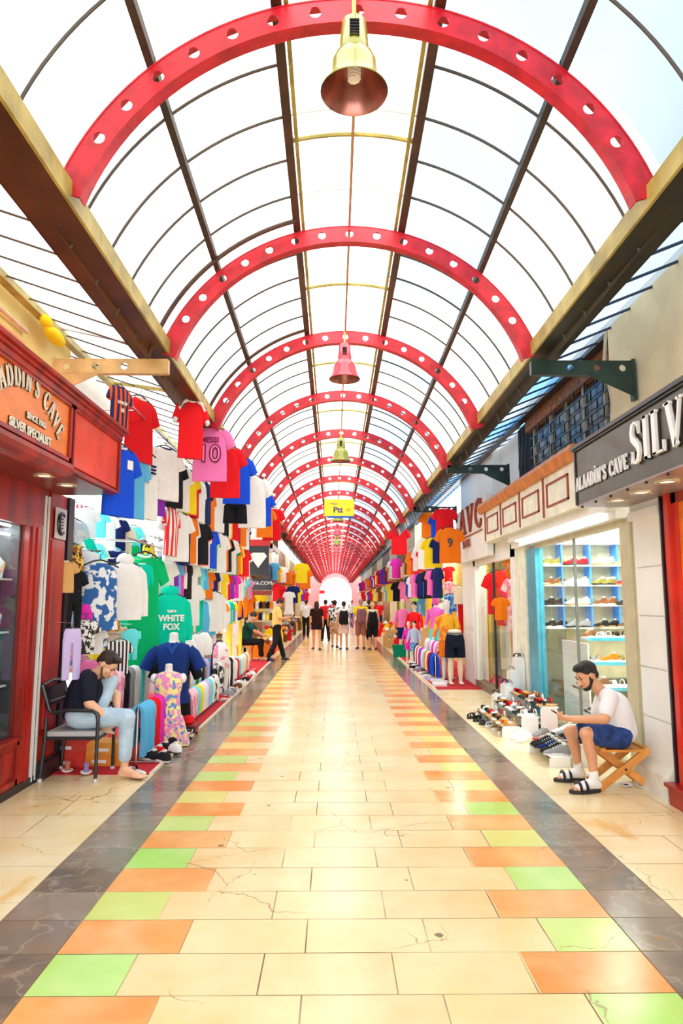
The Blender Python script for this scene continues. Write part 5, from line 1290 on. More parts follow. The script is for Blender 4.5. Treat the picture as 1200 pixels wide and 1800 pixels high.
def full_mannequin(loc,rz,s,top,bottom,label,hood=False,hair=None,skin=MAN,long=True):
    o=empty('full_mannequin',loc,rz,label,'mannequin'); o.scale=(s,s,s)
    mb=MB()
    for q in (-1,1): mb.loft([ell_ring(q*x,0,z,a,a) for x,z,a in ((.09,.03,.035),(.09,.28,.05),(.09,.46,.048),(.085,.8,.085))]); mb.ell((q*.09,-.05,.03),(.04,.11,.03))
    mb.loft([ell_ring(0,0,z,a,b_) for z,a,b_ in ((.75,.14,.1),(.9,.16,.11),(1.05,.12,.09),(1.25,.16,.11),(1.38,.17,.09),(1.44,.06,.055),(1.5,.045,.05),(1.55,.06,.07),(1.62,.08,.095),(1.72,.07,.085),(1.77,.03,.03))])
    for q in (-1,1): mb.loft([ell_ring(q*x,y,z,a,a) for x,y,z,a in ((.30,-.12,.86,.025),(.27,-.06,1.0,.035),(.24,0,1.1,.04),(.19,0,1.35,.045))])
    mb.build('figure',skin,o,True)
    mb=MB().loft([ell_ring(0,0,z,a,b_) for z,a,b_ in ((.86,.19,.14),(1.05,.16,.12),(1.25,.185,.13),(1.38,.19,.11),(1.45,.08,.07))])
    for q in (-1,1): mb.loft([ell_ring(q*x,y,z,a,a) for x,y,z,a in (((.28,-.08,.95,.05),) if long else ())+((.255,-.02,1.08,.055),(.235,0,1.2,.06),(.18,0,1.38,.06))])
    if hood: mb.ell((0,.01,1.63),(.11,.12,.15))
    mb.build('top',top,o,True)
    mb=MB().loft([ell_ring(0,0,z,a,b_) for z,a,b_ in ((.7,.17,.12),(.86,.175,.125),(.98,.15,.11))])
    for q in (-1,1): mb.loft([ell_ring(q*.09,0,z,a,a) for z,a in ((.5,.1),(.8,.1))])
    mb.build('bottoms',bottom,o,True)
    if hair: MB().ell((0,.01,1.69),(.088,.1,.09)).build('hair',hair,o,True)
    return o
full_mannequin(atg(787,1196)*1+Vector((0,0,.012)),-.3,.93,PAT['pink tie-dyed'] if 0 else printed((.95,.5,.02),(.9,.2,.02),6,.5,.6),cloth(ORG),'full mannequin in an orange yellow shirt behind the black shorts one')
full_mannequin(Vector((2.45,16.6,.25)),-.5,.85,cloth((.85,.15,.65)),cloth(CYAN),'mannequin in a magenta hoodie and cyan shorts, right stall',hood=True)
full_mannequin(Vector((2.12,18.3,.012)),-.5,.62,cloth((.5,.6,.85)),PAT['blue camouflage'],'child mannequin in blue patterned shorts, right stall',hair=blackmat,skin=MANC)
full_mannequin(Vector((2.05,19.0,.012)),-.5,.60,cloth(MAG),cloth(MAG),'child mannequin in magenta trousers suit, right stall')
full_mannequin(Vector((2.12,21.2,.012)),-.4,.95,cloth(PINK),cloth(NAVY),'mannequin in a pink top and navy shorts at the far end of the right stall',skin=MANC)
full_mannequin(Vector((2.35,20.2,.012)),-.5,.9,cloth(RED),cloth(BLUE),'mannequin in a red top and blue shorts, far part of the right stall',hair=blackmat,skin=MANC)
low_rail(2.1,14.4,2.1,17.6,.5,['blue','navy','red','white','orange','cyan','white','magenta','purple','white','red','white','navy'],'low rail of folded trousers on the right carpet','right trousers rail')
low_rail(2.35,14.6,2.35,17.4,.68,['white','black and white patterned','pink','white','magenta','white','lavender','white','white'],'second low rail of pale garments on the right carpet','right pale rail',1)
tagb=MB().prism([(-.22,0),(.22,0),(.26,.34),(-.26,.34)],-.2,.2,'y').build('fabric_bin',cloth((.0,.25,.13)),None,loc=(1.98,20.4,.012)); tag(tagb,'dark green fabric bin on the red carpet edge, right side','bin')
r_=random.Random(9)
for j in range(22):
    y=13.4+.24*j; x=1.98+.05*(j%3)+r_.uniform(0,.12)
    c=r_.choice(['white','white','cream','black','pink','white','grey','lavender'])
    o=MB().box(-.13,.13,-.09,.09,0,.03).box(-.12,.12,-.085,.085,.03,.045).build('folded_shirt',cloth(CN[c]),None,loc=(x,y,.012)); o.rotation_euler=(0,0,r_.uniform(-.3,.3)); tag(o,'%s folded shirt laid flat on the right red carpet, %s from the near end'%(c,ordw(j)),'folded shirt','folded shirts on the right carpet')
# ================================================================ PEOPLE
def cap_mesh(mb,a,b,ra,rb,n=14):
    a=Vector(a); b=Vector(b); d=b-a; L=d.length
    if L<1e-5: d=Vector((0,0,1))
    q=d.to_track_quat('Z','Y').to_matrix()
    rings=[]
    for j in range(5):
        t=PI/2*(j/4.0); rings.append((-ra*math.cos(t),max(ra*math.sin(t),ra*.03)))
    for j in range(5):
        t=PI/2*(j/4.0); rings.append((L+rb*math.sin(t),max(rb*math.cos(t),rb*.03)))
    vs=[[a+q@Vector((r*math.cos(2*PI*k/n),r*math.sin(2*PI*k/n),z)) for k in range(n)] for z,r in rings]
    mb.loft(vs)
def rot_ell(mb,c,r,R=None,n=18,m=12):
    c=Vector(c); rings=[]
    for j in range(m+1):
        t=PI*j/m; q=max(math.sin(t),.03); ring_=[]
        for k in range(n):
            v=Vector((r[0]*q*math.cos(2*PI*k/n),r[1]*q*math.sin(2*PI*k/n),-r[2]*math.cos(t)))
            ring_.append(c+(R@v if R is not None else v))
        rings.append(ring_)
    mb.loft(rings)
def skin_mesh(name,prims,voxel,mat,parent=None,smooth=4,cut=None):
    mb=MB()
    for p in prims:
        if p[0]=='e': rot_ell(mb,p[1],p[2],p[3] if len(p)>3 else None)
        else: cap_mesh(mb,*p)
    me=mb.mesh(name,mat,True)
    o=link(name,me)
    rm=o.modifiers.new('r','REMESH'); rm.mode='VOXEL'; rm.voxel_size=voxel; rm.use_smooth_shade=True
    sm=o.modifiers.new('s','SMOOTH'); sm.factor=.5; sm.iterations=smooth
    dg=bpy.context.evaluated_depsgraph_get(); dg.update()
    nm=bpy.data.meshes.new_from_object(o.evaluated_get(dg)); bpy.data.objects.remove(o); bpy.data.meshes.remove(me)
    nm.name=name; nm.materials.clear(); nm.materials.append(mat)
    if cut:
        bm=bmesh.new(); bm.from_mesh(nm)
        for co,no in cut:
            r=bmesh.ops.bisect_plane(bm,geom=bm.verts[:]+bm.edges[:]+bm.faces[:],plane_co=co,plane_no=no,clear_outer=True)
            bmesh.ops.holes_fill(bm,edges=[e for e in bm.edges if e.is_boundary])
        bm.to_mesh(nm); bm.free()
    for p in nm.polygons: p.use_smooth=True
    q=link(name,nm); 
    if parent: q.parent=parent; q.matrix_parent_inverse=parent.matrix_world.inverted() if False else Matrix.Identity(4)
    return q
SKIN=solid('tanned_skin',(.72,.36,.20),rough=.5,var=.9,scale=4); SKINL=solid('light_skin',(.8,.45,.28),rough=.5,var=.9,scale=4)
HAIR=solid('dark_brown_hair',(.035,.014,.008),rough=.6,var=.3,scale=60,bump=.8); HAIRB=solid('black_hair',(.012,.008,.008),rough=.6,var=.4,scale=60,bump=.8)
def head_prims(c,fw,up,s=1.0):
    """c: centre of skull; fw: where the nose points; up: crown direction; s=1 -> .235 m tall head"""
    fw=Vector(fw).normalized(); up=Vector(up); up=(up-fw*up.dot(fw)).normalized(); rt=fw.cross(up)
    R=Matrix((rt,fw,up)).transposed(); P=lambda x,y,z: Vector(c)+R@(Vector((x,y,z))*s)
    pr=[('e',P(0,-.012,.03),(.076*s,.096*s,.088*s),R),('e',P(0,.028,-.035),(.06*s,.064*s,.075*s),R),('e',P(0,.062,-.088),(.028*s,.024*s,.022*s),R),
        (P(0,.085,-.002),P(0,.106,-.034),.010*s,.015*s),('e',P(0,.100,-.040),(.019*s,.013*s,.009*s),R),
        ('e',P(0,.086,-.062),(.024*s,.012*s,.006*s),R),('e',P(0,.084,-.072),(.021*s,.012*s,.007*s),R),
        (P(-.042,.076,.022),P(.042,.076,.022),.011*s,.011*s),
        ('e',P(-.040,.068,-.028),(.02*s,.02*s,.022*s),R),('e',P(.040,.068,-.028),(.02*s,.02*s,.022*s),R)]
    for q in (-1,1): pr+= [('e',P(q*.078,-.008,-.005),(.010*s,.020*s,.033*s),R)]
    return pr,P,R
def face_bits(P,R,s,par,beard=None,brow=HAIR):
    for q in (-1,1):
        MB().ell((0,0,0),(.0125*s,.006*s,.0055*s),M=Matrix.Translation(P(q*.032,.0835,.004))@R.to_4x4()).build('eye',solid('dark_eye',(.03,.015,.01),rough=.2),par,True)
        MB().ell((0,0,0),(.022*s,.006*s,.005*s),M=Matrix.Translation(P(q*.034,.087,.026))@R.to_4x4()).build('eyebrow',brow,par,True)
    MB().ell((0,0,0),(.022*s,.006*s,.005*s),M=Matrix.Translation(P(0,.0965,-.067))@R.to_4x4()).build('lips',solid('lips',(.55,.17,.12)),par,True)
def hand_prims(wr,dr,palm,s=1.0,curl=.5,side=1):
    """wr wrist, dr direction of the fingers, palm: palm normal (the side the fingers curl to), side: +1/-1 thumb side"""
    d=Vector(dr).normalized(); n=Vector(palm); n=(n-d*n.dot(d)).normalized(); x=d.cross(n)*side
    W=lambda a,b,c: Vector(wr)+(d*a+x*b+n*c)*s
    pr=[(W(.0,0,0),W(.045,.0,0),.024*s,.022*s),(W(.02,.018,0),W(.085,.028,0),.016*s,.014*s),(W(.02,.0,0),W(.088,.0,0),.016*s,.014*s),(W(.02,-.018,0),W(.08,-.028,0),.016*s,.013*s)]
    for i,(b,l) in enumerate(((.031,.072),(.010,.082),(-.011,.076),(-.031,.06))):
        a=.085-.004*abs(i-1); k=curl*(1+.1*i)
        p0=W(a,b,0); p1=W(a+l*.45*math.cos(k*.6),b*1.05,l*.45*math.sin(k*.6)); p2=W(a+l*.45*math.cos(k*.6)+l*.3*math.cos(k*1.5),b*1.07,l*.45*math.sin(k*.6)+l*.3*math.sin(k*1.5))
        p3=W(a+l*.45*math.cos(k*.6)+l*.3*math.cos(k*1.5)+l*.25*math.cos(k*2.2),b*1.07,l*.45*math.sin(k*.6)+l*.3*math.sin(k*1.5)+l*.25*math.sin(k*2.2))
        pr+=[(p0,p1,.0095*s,.0088*s),(p1,p2,.0088*s,.008*s),(p2,p3,.008*s,.007*s)]
    pr+=[(W(.02,.022,.006),W(.055,.048,.022),.014*s,.011*s),(W(.055,.048,.022),W(.082,.050,.036),.0105*s,.0085*s)]
    return pr
def foot_prims(ank,toe,s=1.0):
    """ankle centre and direction point of toes on the ground"""
    a=Vector(ank); t=Vector(toe); d=(t-a); d.z=0; L=d.length; d.normalize(); g=Vector((a.x,a.y,t.z)); x=Vector((-d.y,d.x,0))
    pr=[(a,g-d*.035+Vector((0,0,.03)),.036*s,.030*s),(a+Vector((0,0,-.02)),g+d*L*.6+Vector((0,0,.030)),.036*s,.026*s),(g-d*.03+Vector((0,0,.028)),g+d*L*.7+Vector((0,0,.018)),.028*s,.022*s),(g+d*L*.5+x*.022+Vector((0,0,.02)),g+d*L*.78+x*.026+Vector((0,0,.016)),.022*s,.018*s),(g+d*L*.5-x*.022+Vector((0,0,.02)),g+d*L*.74-x*.028+Vector((0,0,.014)),.02*s,.015*s)]
    for i,b_ in enumerate((.034,.016,0,-.016,-.032)): pr.append((g+d*L*(.76-.02*i)+x*b_+Vector((0,0,.014)),g+d*L*(.98-.035*i)+x*b_*1.02+Vector((0,0,.010)),.011*s if i else .014*s,.009*s if i else .012*s))
    return pr

# ---- man on the stool, right. Faces -x, head bent over a phone.
def V(*a): return Vector(a)
m=empty('person',(2.5,6.27,0),0,'bearded man in white t-shirt and denim shorts on the folding stool, looking at a phone','person')
org=V(2.5,6.27,0)
L=lambda v: Vector(v)-org
hipN,hipF=L(atY(1082,1300,6.17)),L(atY(1082,1298,6.38))
hipN.z=.44; hipF.z=.44
kneN,kneF=L(atY(1030,1290,6.08)),L(atY(1002,1287,6.42))
ankN,ankF=L(atY(1043,1362,6.08)),L(atY(1016,1350,6.44))
ankN.z=.10; ankF.z=.10
shN,shF=L(atY(1072,1226,6.08)),L(atY(1060,1224,6.46))
elN,wrN=L(atY(1062,1264,5.98)),L(atY(1004,1265,6.14))
elF,wrF=L(atY(1045,1266,6.50)),L(atY(1003,1263,6.34))
chest=(shN+shF)/2+V(.05,0,-.10); pelv=(hipN+hipF)/2+V(.02,0,.03)
neck=(shN+shF)/2+V(-.04,0,.05); hc=L(atY(1031,1188,6.27))
fw=V(-.86,-.16,-.42); up=V(-.4,0,.9)
HP,P,R=head_prims(hc,fw,up,1.0)
body=HP+[(neck+V(.03,0,-.05),hc+V(.035,0,-.04),.058,.052),(chest,pelv,.14,.13),(shN,shF,.06,.06),(chest+V(0,-.09,.02),pelv+V(0,-.06,0),.10,.10),(chest+V(0,.09,.02),pelv+V(0,.06,0),.10,.10),
 (hipN,kneN,.088,.060),(hipF,kneF,.088,.060),(kneN+V(.008,0,-.03),kneN*.45+ankN*.55+V(.012,0,0),.053,.044),(kneN*.6+ankN*.4+V(.018,0,0),ankN,.046,.032),(kneF+V(.008,0,-.03),kneF*.45+ankF*.55+V(.012,0,0),.053,.044),(kneF*.6+ankF*.4+V(.018,0,0),ankF,.046,.032),
 (shN,elN,.052,.042),(elN,elN*.4+wrN*.6,.043,.034),(elN*.5+wrN*.5,wrN,.036,.026),(shF,elF,.052,.042),(elF,elF*.4+wrF*.6,.043,.034),(elF*.5+wrF*.5,wrF,.036,.026)]
body+=hand_prims(wrN,V(-1,.22,.15),V(0,.55,.8),.95,.75,1)+hand_prims(wrF,V(-1,-.22,.12),V(0,-.55,.8),.95,.8,-1)
toeN=L(atZ(1008,1388,.035)); toeF=L(atZ(976,1366,.035)); toeN=V(ankN.x-.20,ankN.y-.03,.03); toeF=V(ankF.x-.20,ankF.y+.0,.03)
body+=foot_prims(ankN,toeN)+foot_prims(ankF,toeF)
skin_mesh('body',body,.0065,SKIN,m,3)
face_bits(P,R,1,m)
skin_mesh('hair',[('e',P(0,-.022,.048),(.084,.096,.086),R),('e',P(0,.03,.098),(.07,.055,.032),R),('e',P(0,.065,.092),(.052,.026,.022),R),('e',P(0,-.07,-.005),(.066,.035,.055),R)],.006,HAIRB,m,2)
skin_mesh('beard',[('e',P(0,.058,-.090),(.036,.033,.028),R),(P(-.066,.004,-.035),P(-.030,.052,-.094),.013,.020),(P(.066,.004,-.035),P(.030,.052,-.094),.013,.020),(P(-.062,.012,-.03),P(-.068,.006,.01),.014,.008),(P(.062,.012,-.03),P(.068,.006,.01),.014,.008),(P(-.02,.094,-.052),P(.02,.094,-.052),.007,.007)],.005,HAIRB,m,2)
tw=cloth((.88,.88,.92))
skin_mesh('t_shirt',[(chest,pelv+V(.02,0,.02),.158,.15),(chest+V(.0,-.10,.02),pelv+V(0,-.07,.02),.115,.115),(chest+V(0,.10,.02),pelv+V(0,.07,.02),.115,.115),(shN+V(.0,.03,0),shF+V(0,-.03,0),.078,.078),(shN,shN*.35+elN*.65,.074,.066),(shF,shF*.35+elF*.65,.074,.066),(neck+V(.05,-.04,-.05),neck+V(.05,.04,-.05),.07,.07)],.009,tw,m,3)
dn=solid('denim',(.02,.07,.30),rough=.85,var=.35,scale=14,bump=.6)
def pw(a,b,t): return a*(1-t)+b*t
skin_mesh('denim_shorts',[(hipN+V(.03,0,0),pw(hipN,kneN,.72),.108,.088),(hipF+V(.03,0,0),pw(hipF,kneF,.72),.108,.088),(hipN+V(.03,0,.02),hipF+V(.03,0,.02),.115,.115)],.009,dn,m,3)
for an,toe in ((ankN,toeN),(ankF,toeF)):
    skin_mesh('sock',[(an+V(0,0,.06),an,.042,.042)]+[(a,b_,ra+.006,rb+.006) for a,b_,ra,rb in foot_prims(an,toe)[:5]],.007,cloth(WHITE),m,3)
    d=(toe-an); d.z=0; d.normalize(); ang=math.atan2(d.y,d.x)-PI/2
    g=V((an+d*.085).x,(an+d*.085).y,0.0)
    q=link('slide_sandal',SOLE,m,g,(0,0,ang)); q.scale=(1.1,1.08,1.1); q.material_slots[0].link='OBJECT'; q.material_slots[0].material=black_sole
    b_=MB()
    for yy in (-.0,.055):
        pts=[(math.cos(t)*.055,yy,.02+math.sin(t)*.062) for t in [PI*k/12 for k in range(13)]]
        b_.tube(pts,.012,6)
    s2=b_.build('strap',blackm,q,True); 
ph=(wrN+wrF)/2+V(-.10,0,.035)
o=MB().box(-.006,.006,-.038,.038,-.075,.075).build('phone',blackm,None); o.location=org+ph; o.rotation_euler=(0,-1.05,0); tag(o,'black phone held by the man on the folding stool','phone')
MB().box(.0062,.0068,-.034,.034,-.068,.068).build('screen',emis('phone_screen',(.6,.75,1),.6),o)

# ---- man in the armchair, left. Faces +x, head bowed, one knee drawn up.
m=empty('person',(-2.36,6.68,0),0,'barefoot man in black t-shirt and pale jeans in the armchair, one knee raised','person')
org=V(-2.36,6.68,0)
hipN,hipF=L(atY(142,1270,6.58)),L(atY(148,1268,6.78)); hipN.z=hipF.z=.545
kneN=L(atY(228,1278,6.52)); ankN=L(atY(219,1338,6.55)); ankN.z=.105; kneN.z=.56; kneN.x=ankN.x+.015
kneF=L(atY(193,1212,6.86)); ankF=L(atY(190,1287,6.80)); 
kneF.z=.84; ankF=V(.13,-.03,.535)
shN,shF=L(atY(154,1196,6.52)),L(atY(156,1190,6.90))
elN,wrN=L(atY(156,1236,6.46)),L(atY(188,1262,6.50))
elF,wrF=V(.20,.30,.70),V(.27,.12,.60)
chest=(shN+shF)/2+V(-.02,0,-.11); pelv=(hipN+hipF)/2+V(-.03,0,.03); neck=(shN+shF)/2+V(.04,0,.05)
hc=L(atY(188,1168,6.68))
fw=V(.72,-.12,-.68); up=V(.66,0,.75)
HP,P,R=head_prims(hc,fw,up,1.02)
toeN=V(ankN.x+.21,ankN.y-.05,.02)
body=HP+[(neck+V(-.03,0,-.05),hc+V(-.03,0,-.04),.060,.054),(chest,pelv,.14,.14),(shN,shF,.06,.06),(chest+V(0,-.09,.02),pelv+V(0,-.06,0),.10,.10),(chest+V(0,.09,.02),pelv+V(0,.06,0),.10,.10),
 (hipN,kneN,.092,.062),(hipF,kneF,.092,.062),(kneN,kneN*.5+ankN*.5,.056,.046),(kneN*.6+ankN*.4,ankN,.046,.034),(kneF,kneF*.5+ankF*.5,.056,.046),(kneF*.6+ankF*.4,ankF,.046,.034),
 (shN,elN,.055,.045),(elN,elN*.4+wrN*.6,.046,.038),(elN*.5+wrN*.5,wrN,.038,.028),(shF,elF,.055,.045),(elF,elF*.4+wrF*.6,.046,.038),(elF*.5+wrF*.5,wrF,.038,.028)]
body+=hand_prims(wrN,V(.75,.15,-.55),V(.2,.8,-.2),1.0,.8,1)+hand_prims(wrF,V(.6,-.5,-.35),V(-.2,-.3,-.8),1.0,.7,-1)
body+=foot_prims(ankN,toeN)
# raised foot resting across the seat, toes over the edge
fp=foot_prims(V(0,0,.105),V(.21,0,.02)); Mx=Matrix.Translation(ankF)@Matrix.Rotation(.35,4,'Y')@Matrix.Rotation(-.25,4,'Z')@Matrix.Translation((0,0,-.105))
body+=[(Mx@a,Mx@b_,ra,rb) for a,b_,ra,rb in fp]
skin_mesh('body',body,.0065,SKINL,m,3)
face_bits(P,R,1.02,m)
skin_mesh('hair',[('e',P(0,-.022,.046),(.086,.098,.088),R),('e',P(0,.035,.098),(.074,.055,.03),R),('e',P(0,-.075,.0),(.066,.035,.05),R)],.006,HAIR,m,2)
skin_mesh('beard',[('e',P(0,.056,-.092),(.034,.030,.026),R),(P(-.067,.004,-.03),P(-.028,.050,-.096),.010,.018),(P(.067,.004,-.03),P(.028,.050,-.096),.010,.018),(P(-.018,.092,-.052),P(.018,.092,-.052),.005,.005)],.005,solid('short_brown_beard',(.16,.07,.04),rough=.7,var=.6,scale=50),m,2)
tb=cloth((.012,.014,.03))
skin_mesh('t_shirt',[(chest,pelv+V(.0,0,.02),.165,.16),(chest+V(.0,-.10,.02),pelv+V(0,-.07,.02),.12,.12),(chest+V(0,.10,.02),pelv+V(0,.07,.02),.12,.12),(shN+V(.0,.03,0),shF+V(0,-.03,0),.082,.082),(shN,shN*.3+elN*.7,.078,.07),(shF,shF*.3+elF*.7,.078,.07),(neck+V(-.05,-.04,-.05),neck+V(-.05,.04,-.05),.072,.072)],.009,tb,m,3)
jn=solid('pale_denim',(.50,.68,.85),rough=.85,var=.8,scale=12,bump=.6)
skin_mesh('jeans',[(hipN,kneN,.108,.078),(hipF,kneF,.108,.078),(hipN+V(-.03,0,.02),hipF+V(-.03,0,.02),.118,.118),(kneN,pw(kneN,ankN,.78),.076,.060),(kneF,pw(kneF,ankF,.75),.076,.062)],.009,jn,m,3)

# ---- standing people, procedural poses
def person(loc,rz,h,label,top,bottom,hair=HAIR,skin=SKINL,arms='down',legs='stand',bottom_kind='trousers',top_len=.0,hairlen=0,sleeve=.5,cap=None,bag=None,voxel=.014,female=False,shoes=None,hem=.6):
    s=h/1.75; root=empty('person',loc,rz,label,'person'); root.scale=(s,s,s)
    sw=.165 if female else .19; hw=.095 if female else .09
    # local: faces +y
    step=.17 if legs=='walk' else .03
    hip=[V(-hw,0,.90),V(hw,0,.90)]; kn=[V(-hw-.01,step*.6,.50),V(hw+.01,-step*.35,.50)]; an=[V(-hw-.01,step*1.2,.09),V(hw+.01,-step*1.4,.10)]
    sh=[V(-sw,0,1.43),V(sw,0,1.43)]
    if arms=='down': el=[V(-sw-.06,-.03,1.15),V(sw+.06,-.03,1.15)]; wr=[V(-sw-.07,.04,.90),V(sw+.07,.04,.90)]; hd=[V(0,.1,-1)]*2
    elif arms=='phone': el=[V(-sw-.06,.04,1.17),V(sw+.06,.04,1.17)]; wr=[V(-.10,.27,1.15),V(.08,.30,1.20)]; hd=[V(.4,1,.2),V(-.4,1,.2)]
    else: el=[V(-sw-.07,-.04,1.16),V(sw+.07,.03,1.17)]; wr=[V(-sw-.1,.08,.93),V(sw+.03,.24,1.08)]; hd=[V(0,.2,-1),V(-.2,1,0)]
    hcn=V(0,.02,1.63) if arms!='phone' else V(0,.07,1.60); fw=V(0,1,0) if arms!='phone' else V(0,.8,-.6)
    HP,P,R=head_prims(hcn,fw,V(0,0,1),.95)
    pr=HP+[(V(0,0,1.42),hcn+V(0,-.01,-.05),.055,.05),(V(0,0,1.32),V(0,0,.98),.125,.115),(V(-.07,0,1.33),V(-.05,0,.95),.09,.1),(V(.07,0,1.33),V(.05,0,.95),.09,.1),(sh[0],sh[1],.05,.05)]
    for i in (0,1):
        pr+=[(hip[i],kn[i],.085,.058),(kn[i],pw(kn[i],an[i],.45)+V(0,-.012,0),.052,.050),(pw(kn[i],an[i],.4)+V(0,-.012,0),an[i],.050,.033),(sh[i],el[i],.048,.038),(el[i],wr[i],.038,.026)]
        pr+=hand_prims(wr[i],hd[i],V(-1 if i else 1,0,0) if arms!='phone' else V(0,.2,1),1.0,.5,1 if i else -1)
        pr+=foot_prims(an[i],V(an[i].x+(.03 if i else -.03),an[i].y+.2,.015))
    skin_mesh('body',pr,voxel if voxel<.011 else .0105,skin,root,2)
    hp=[('e',P(0,-.022,.045),(.086,.098,.09),R),('e',P(0,-.07,-.01),(.07,.04,.06),R)]
    if hairlen: hp+=[(hcn+V(0,-.07,.0),hcn+V(0,-.10,-hairlen),.075,.055),(hcn+V(-.05,-.05,0),hcn+V(-.06,-.07,-hairlen*.8),.045,.035),(hcn+V(.05,-.05,0),hcn+V(.06,-.07,-hairlen*.8),.045,.035)]
    skin_mesh('hair',hp,.01,hair,root,2)
    if cap: skin_mesh('cap',[('e',P(0,-.01,.07),(.092,.105,.065),R),('e',P(0,.10,.06),(.06,.05,.012),R)],.01,cap,root,1)
    tp=[(V(0,0,1.33),V(0,0,1.0-top_len),.142,.14),(V(-.075,0,1.34),V(-.06,0,.98-top_len),.105,.115),(V(.075,0,1.34),V(.06,0,.98-top_len),.105,.115),(sh[0]+V(.02,0,0),sh[1]-V(.02,0,0),.066,.066)]
    if sleeve>0: 
        for i in (0,1): tp.append((sh[i],pw(sh[i],el[i],min(1,sleeve)),.066,.062))
        if sleeve>1:
            for i in (0,1): tp.append((el[i],pw(el[i],wr[i],.8),.055,.045))
    skin_mesh('top',tp,.012,top,root,2)
    if bottom is not None:
        bp=[(hip[0]+V(0,0,.04),hip[1]+V(0,0,.04),.115,.115)]
        if bottom_kind=='trousers':
            for i in (0,1): bp+=[(hip[i],kn[i],.105,.078),(kn[i],an[i]+V(0,0,.05),.078,.066)]
        elif bottom_kind=='shorts':
            for i in (0,1): bp+=[(hip[i],pw(hip[i],kn[i],.85),.108,.095)]
        else:
            bp+=[(V(-.05,0,.92),V(-.08,0,hem),.13,.13),(V(.05,0,.92),V(.08,0,hem),.13,.13),(V(0,0,.92),V(0,0,hem),.13,.14)]
        skin_mesh('skirt' if bottom_kind=='skirt' else bottom_kind,bp,.012,bottom,root,2,cut=[(V(0,0,hem if bottom_kind=='skirt' else .09),V(0,0,-1))])
    for i in (0,1):
        skin_mesh('shoe',[(a,b_,ra+.010,rb+.010) for a,b_,ra,rb in foot_prims(an[i],V(an[i].x+(.03 if i else -.03),an[i].y+.2,.02))[1:5]],.012,shoes or blackm,root,1)
    if bag:
        skin_mesh('backpack',[(V(-.06,-.19,1.32),V(-.07,-.20,1.02),.10,.11),(V(.06,-.19,1.32),V(.07,-.20,1.02),.10,.11)],.012,bag,root,2)
        MB().tube([(-.11,-.12,1.38),(-.12,.0,1.49),(-.12,.13,1.38),(-.13,.12,1.15),(-.13,-.1,1.05)],.014,6).tube([(.11,-.12,1.38),(.12,.0,1.49),(.12,.13,1.38),(.13,.12,1.15),(.13,-.1,1.05)],.014,6).build('backpack_straps',bag,root,True)
    return root
g=lambda px,py:(atZ(px,py).x,atZ(px,py).y,0)
p=person(g(486,1162),-PI/2+.25,1.72,'man in a yellow shirt and black trousers walking at left while looking at his phone',solid('yellow_shirt_cloth',(.98,.68,.2),rough=.8),cloth(BLACK),hair=HAIRB,skin=SKIN,arms='phone',legs='walk',sleeve=.8)
o=MB().box(-.035,.035,-.005,.005,-.07,.07).build('phone',blackm,None); o.location=Vector(p.location)+Matrix.Rotation(-PI/2+.25,3,'Z')@Vector((-.01,.42,1.20)); o.rotation_euler=(-.7,0,-PI/2+.25); tag(o,'phone in the hands of the walking man in yellow','phone')
person(g(556,1143),.05,1.62,'long haired woman in a short black dress, leftmost of the group in mid hall',cloth((.03,.008,.008)),cloth((.02,.008,.008)),hair=HAIR,hairlen=.22,legs='walk',bottom_kind='skirt',female=True,sleeve=.6,hem=.74,skin=solid('orange_skin',(.85,.42,.2),rough=.5))  # skin in a stronger orange than the other figures
person(g(588,1139),-.1,1.66,'man in a white and black shirt and patterned knee shorts in the hall group',PAT['black and white patterned'],printed((.75,.5,.35),(.4,.2,.12),12,.45,.55),hair=HAIRB,skin=SKIN,legs='walk',bottom_kind='shorts')
person(g(604,1143),.0,1.62,'woman in white top and pink skirt with black backpack, centre of the group',cloth(WHITE),cloth((.8,.55,.5)),hair=HAIRB,skin=SKIN,bottom_kind='skirt',female=True,bag=cloth(BLACK),sleeve=.15)
person(g(634,1142),.1,1.70,'man in a yellow t-shirt and brown shorts with a purple grey backpack, mid hall',cloth(YEL),cloth((.35,.13,.1)),hair=solid('grey_hair',(.35,.25,.22)),skin=SKIN,bottom_kind='shorts',bag=cloth((.25,.1,.14)),cap=None)
person(g(655,1143),-.05,1.58,'woman in cream top and black shorts with black backpack, right end of the group',cloth(CREAM),cloth(BLACK),hair=solid('straw_hat',(.85,.5,.25)),skin=SKIN,bottom_kind='shorts',female=True,bag=cloth(BLACK),sleeve=0)
fp=[((572,1128),28,'red sleeveless shirt',cloth(RED),cloth(BLACK),'behind the black dress woman'),((648,1128),29,'dark shirt',cloth((.06,.03,.02)),cloth(BLACK),'beside the right hand goods'),((538,1120),31,'white t-shirt',cloth(WHITE),cloth(BLACK),'by the left stalls'),((665,1118),34,'red shirt',cloth(RED),cloth(NAVY),'far away near the right stalls'),((618,1108),42,'white shirt',cloth(WHITE),cloth(BLUE),'tiny, near the bright far end'),((584,1104),46,'pink shirt',cloth(PINK),cloth(NAVY),'tiny, left of the bright far end')]
for (px,_),Y,desc,tp,bt,wh in fp:
    q=atY(px,1057,Y); person((q.x,Y,0),.2*((px%3)-1)+(PI if px in(665,618) else 0),1.68,'distant person in a %s, %s'%(desc,wh),tp,bt,legs='walk',hair=HAIRB,skin=SKIN,voxel=.02)
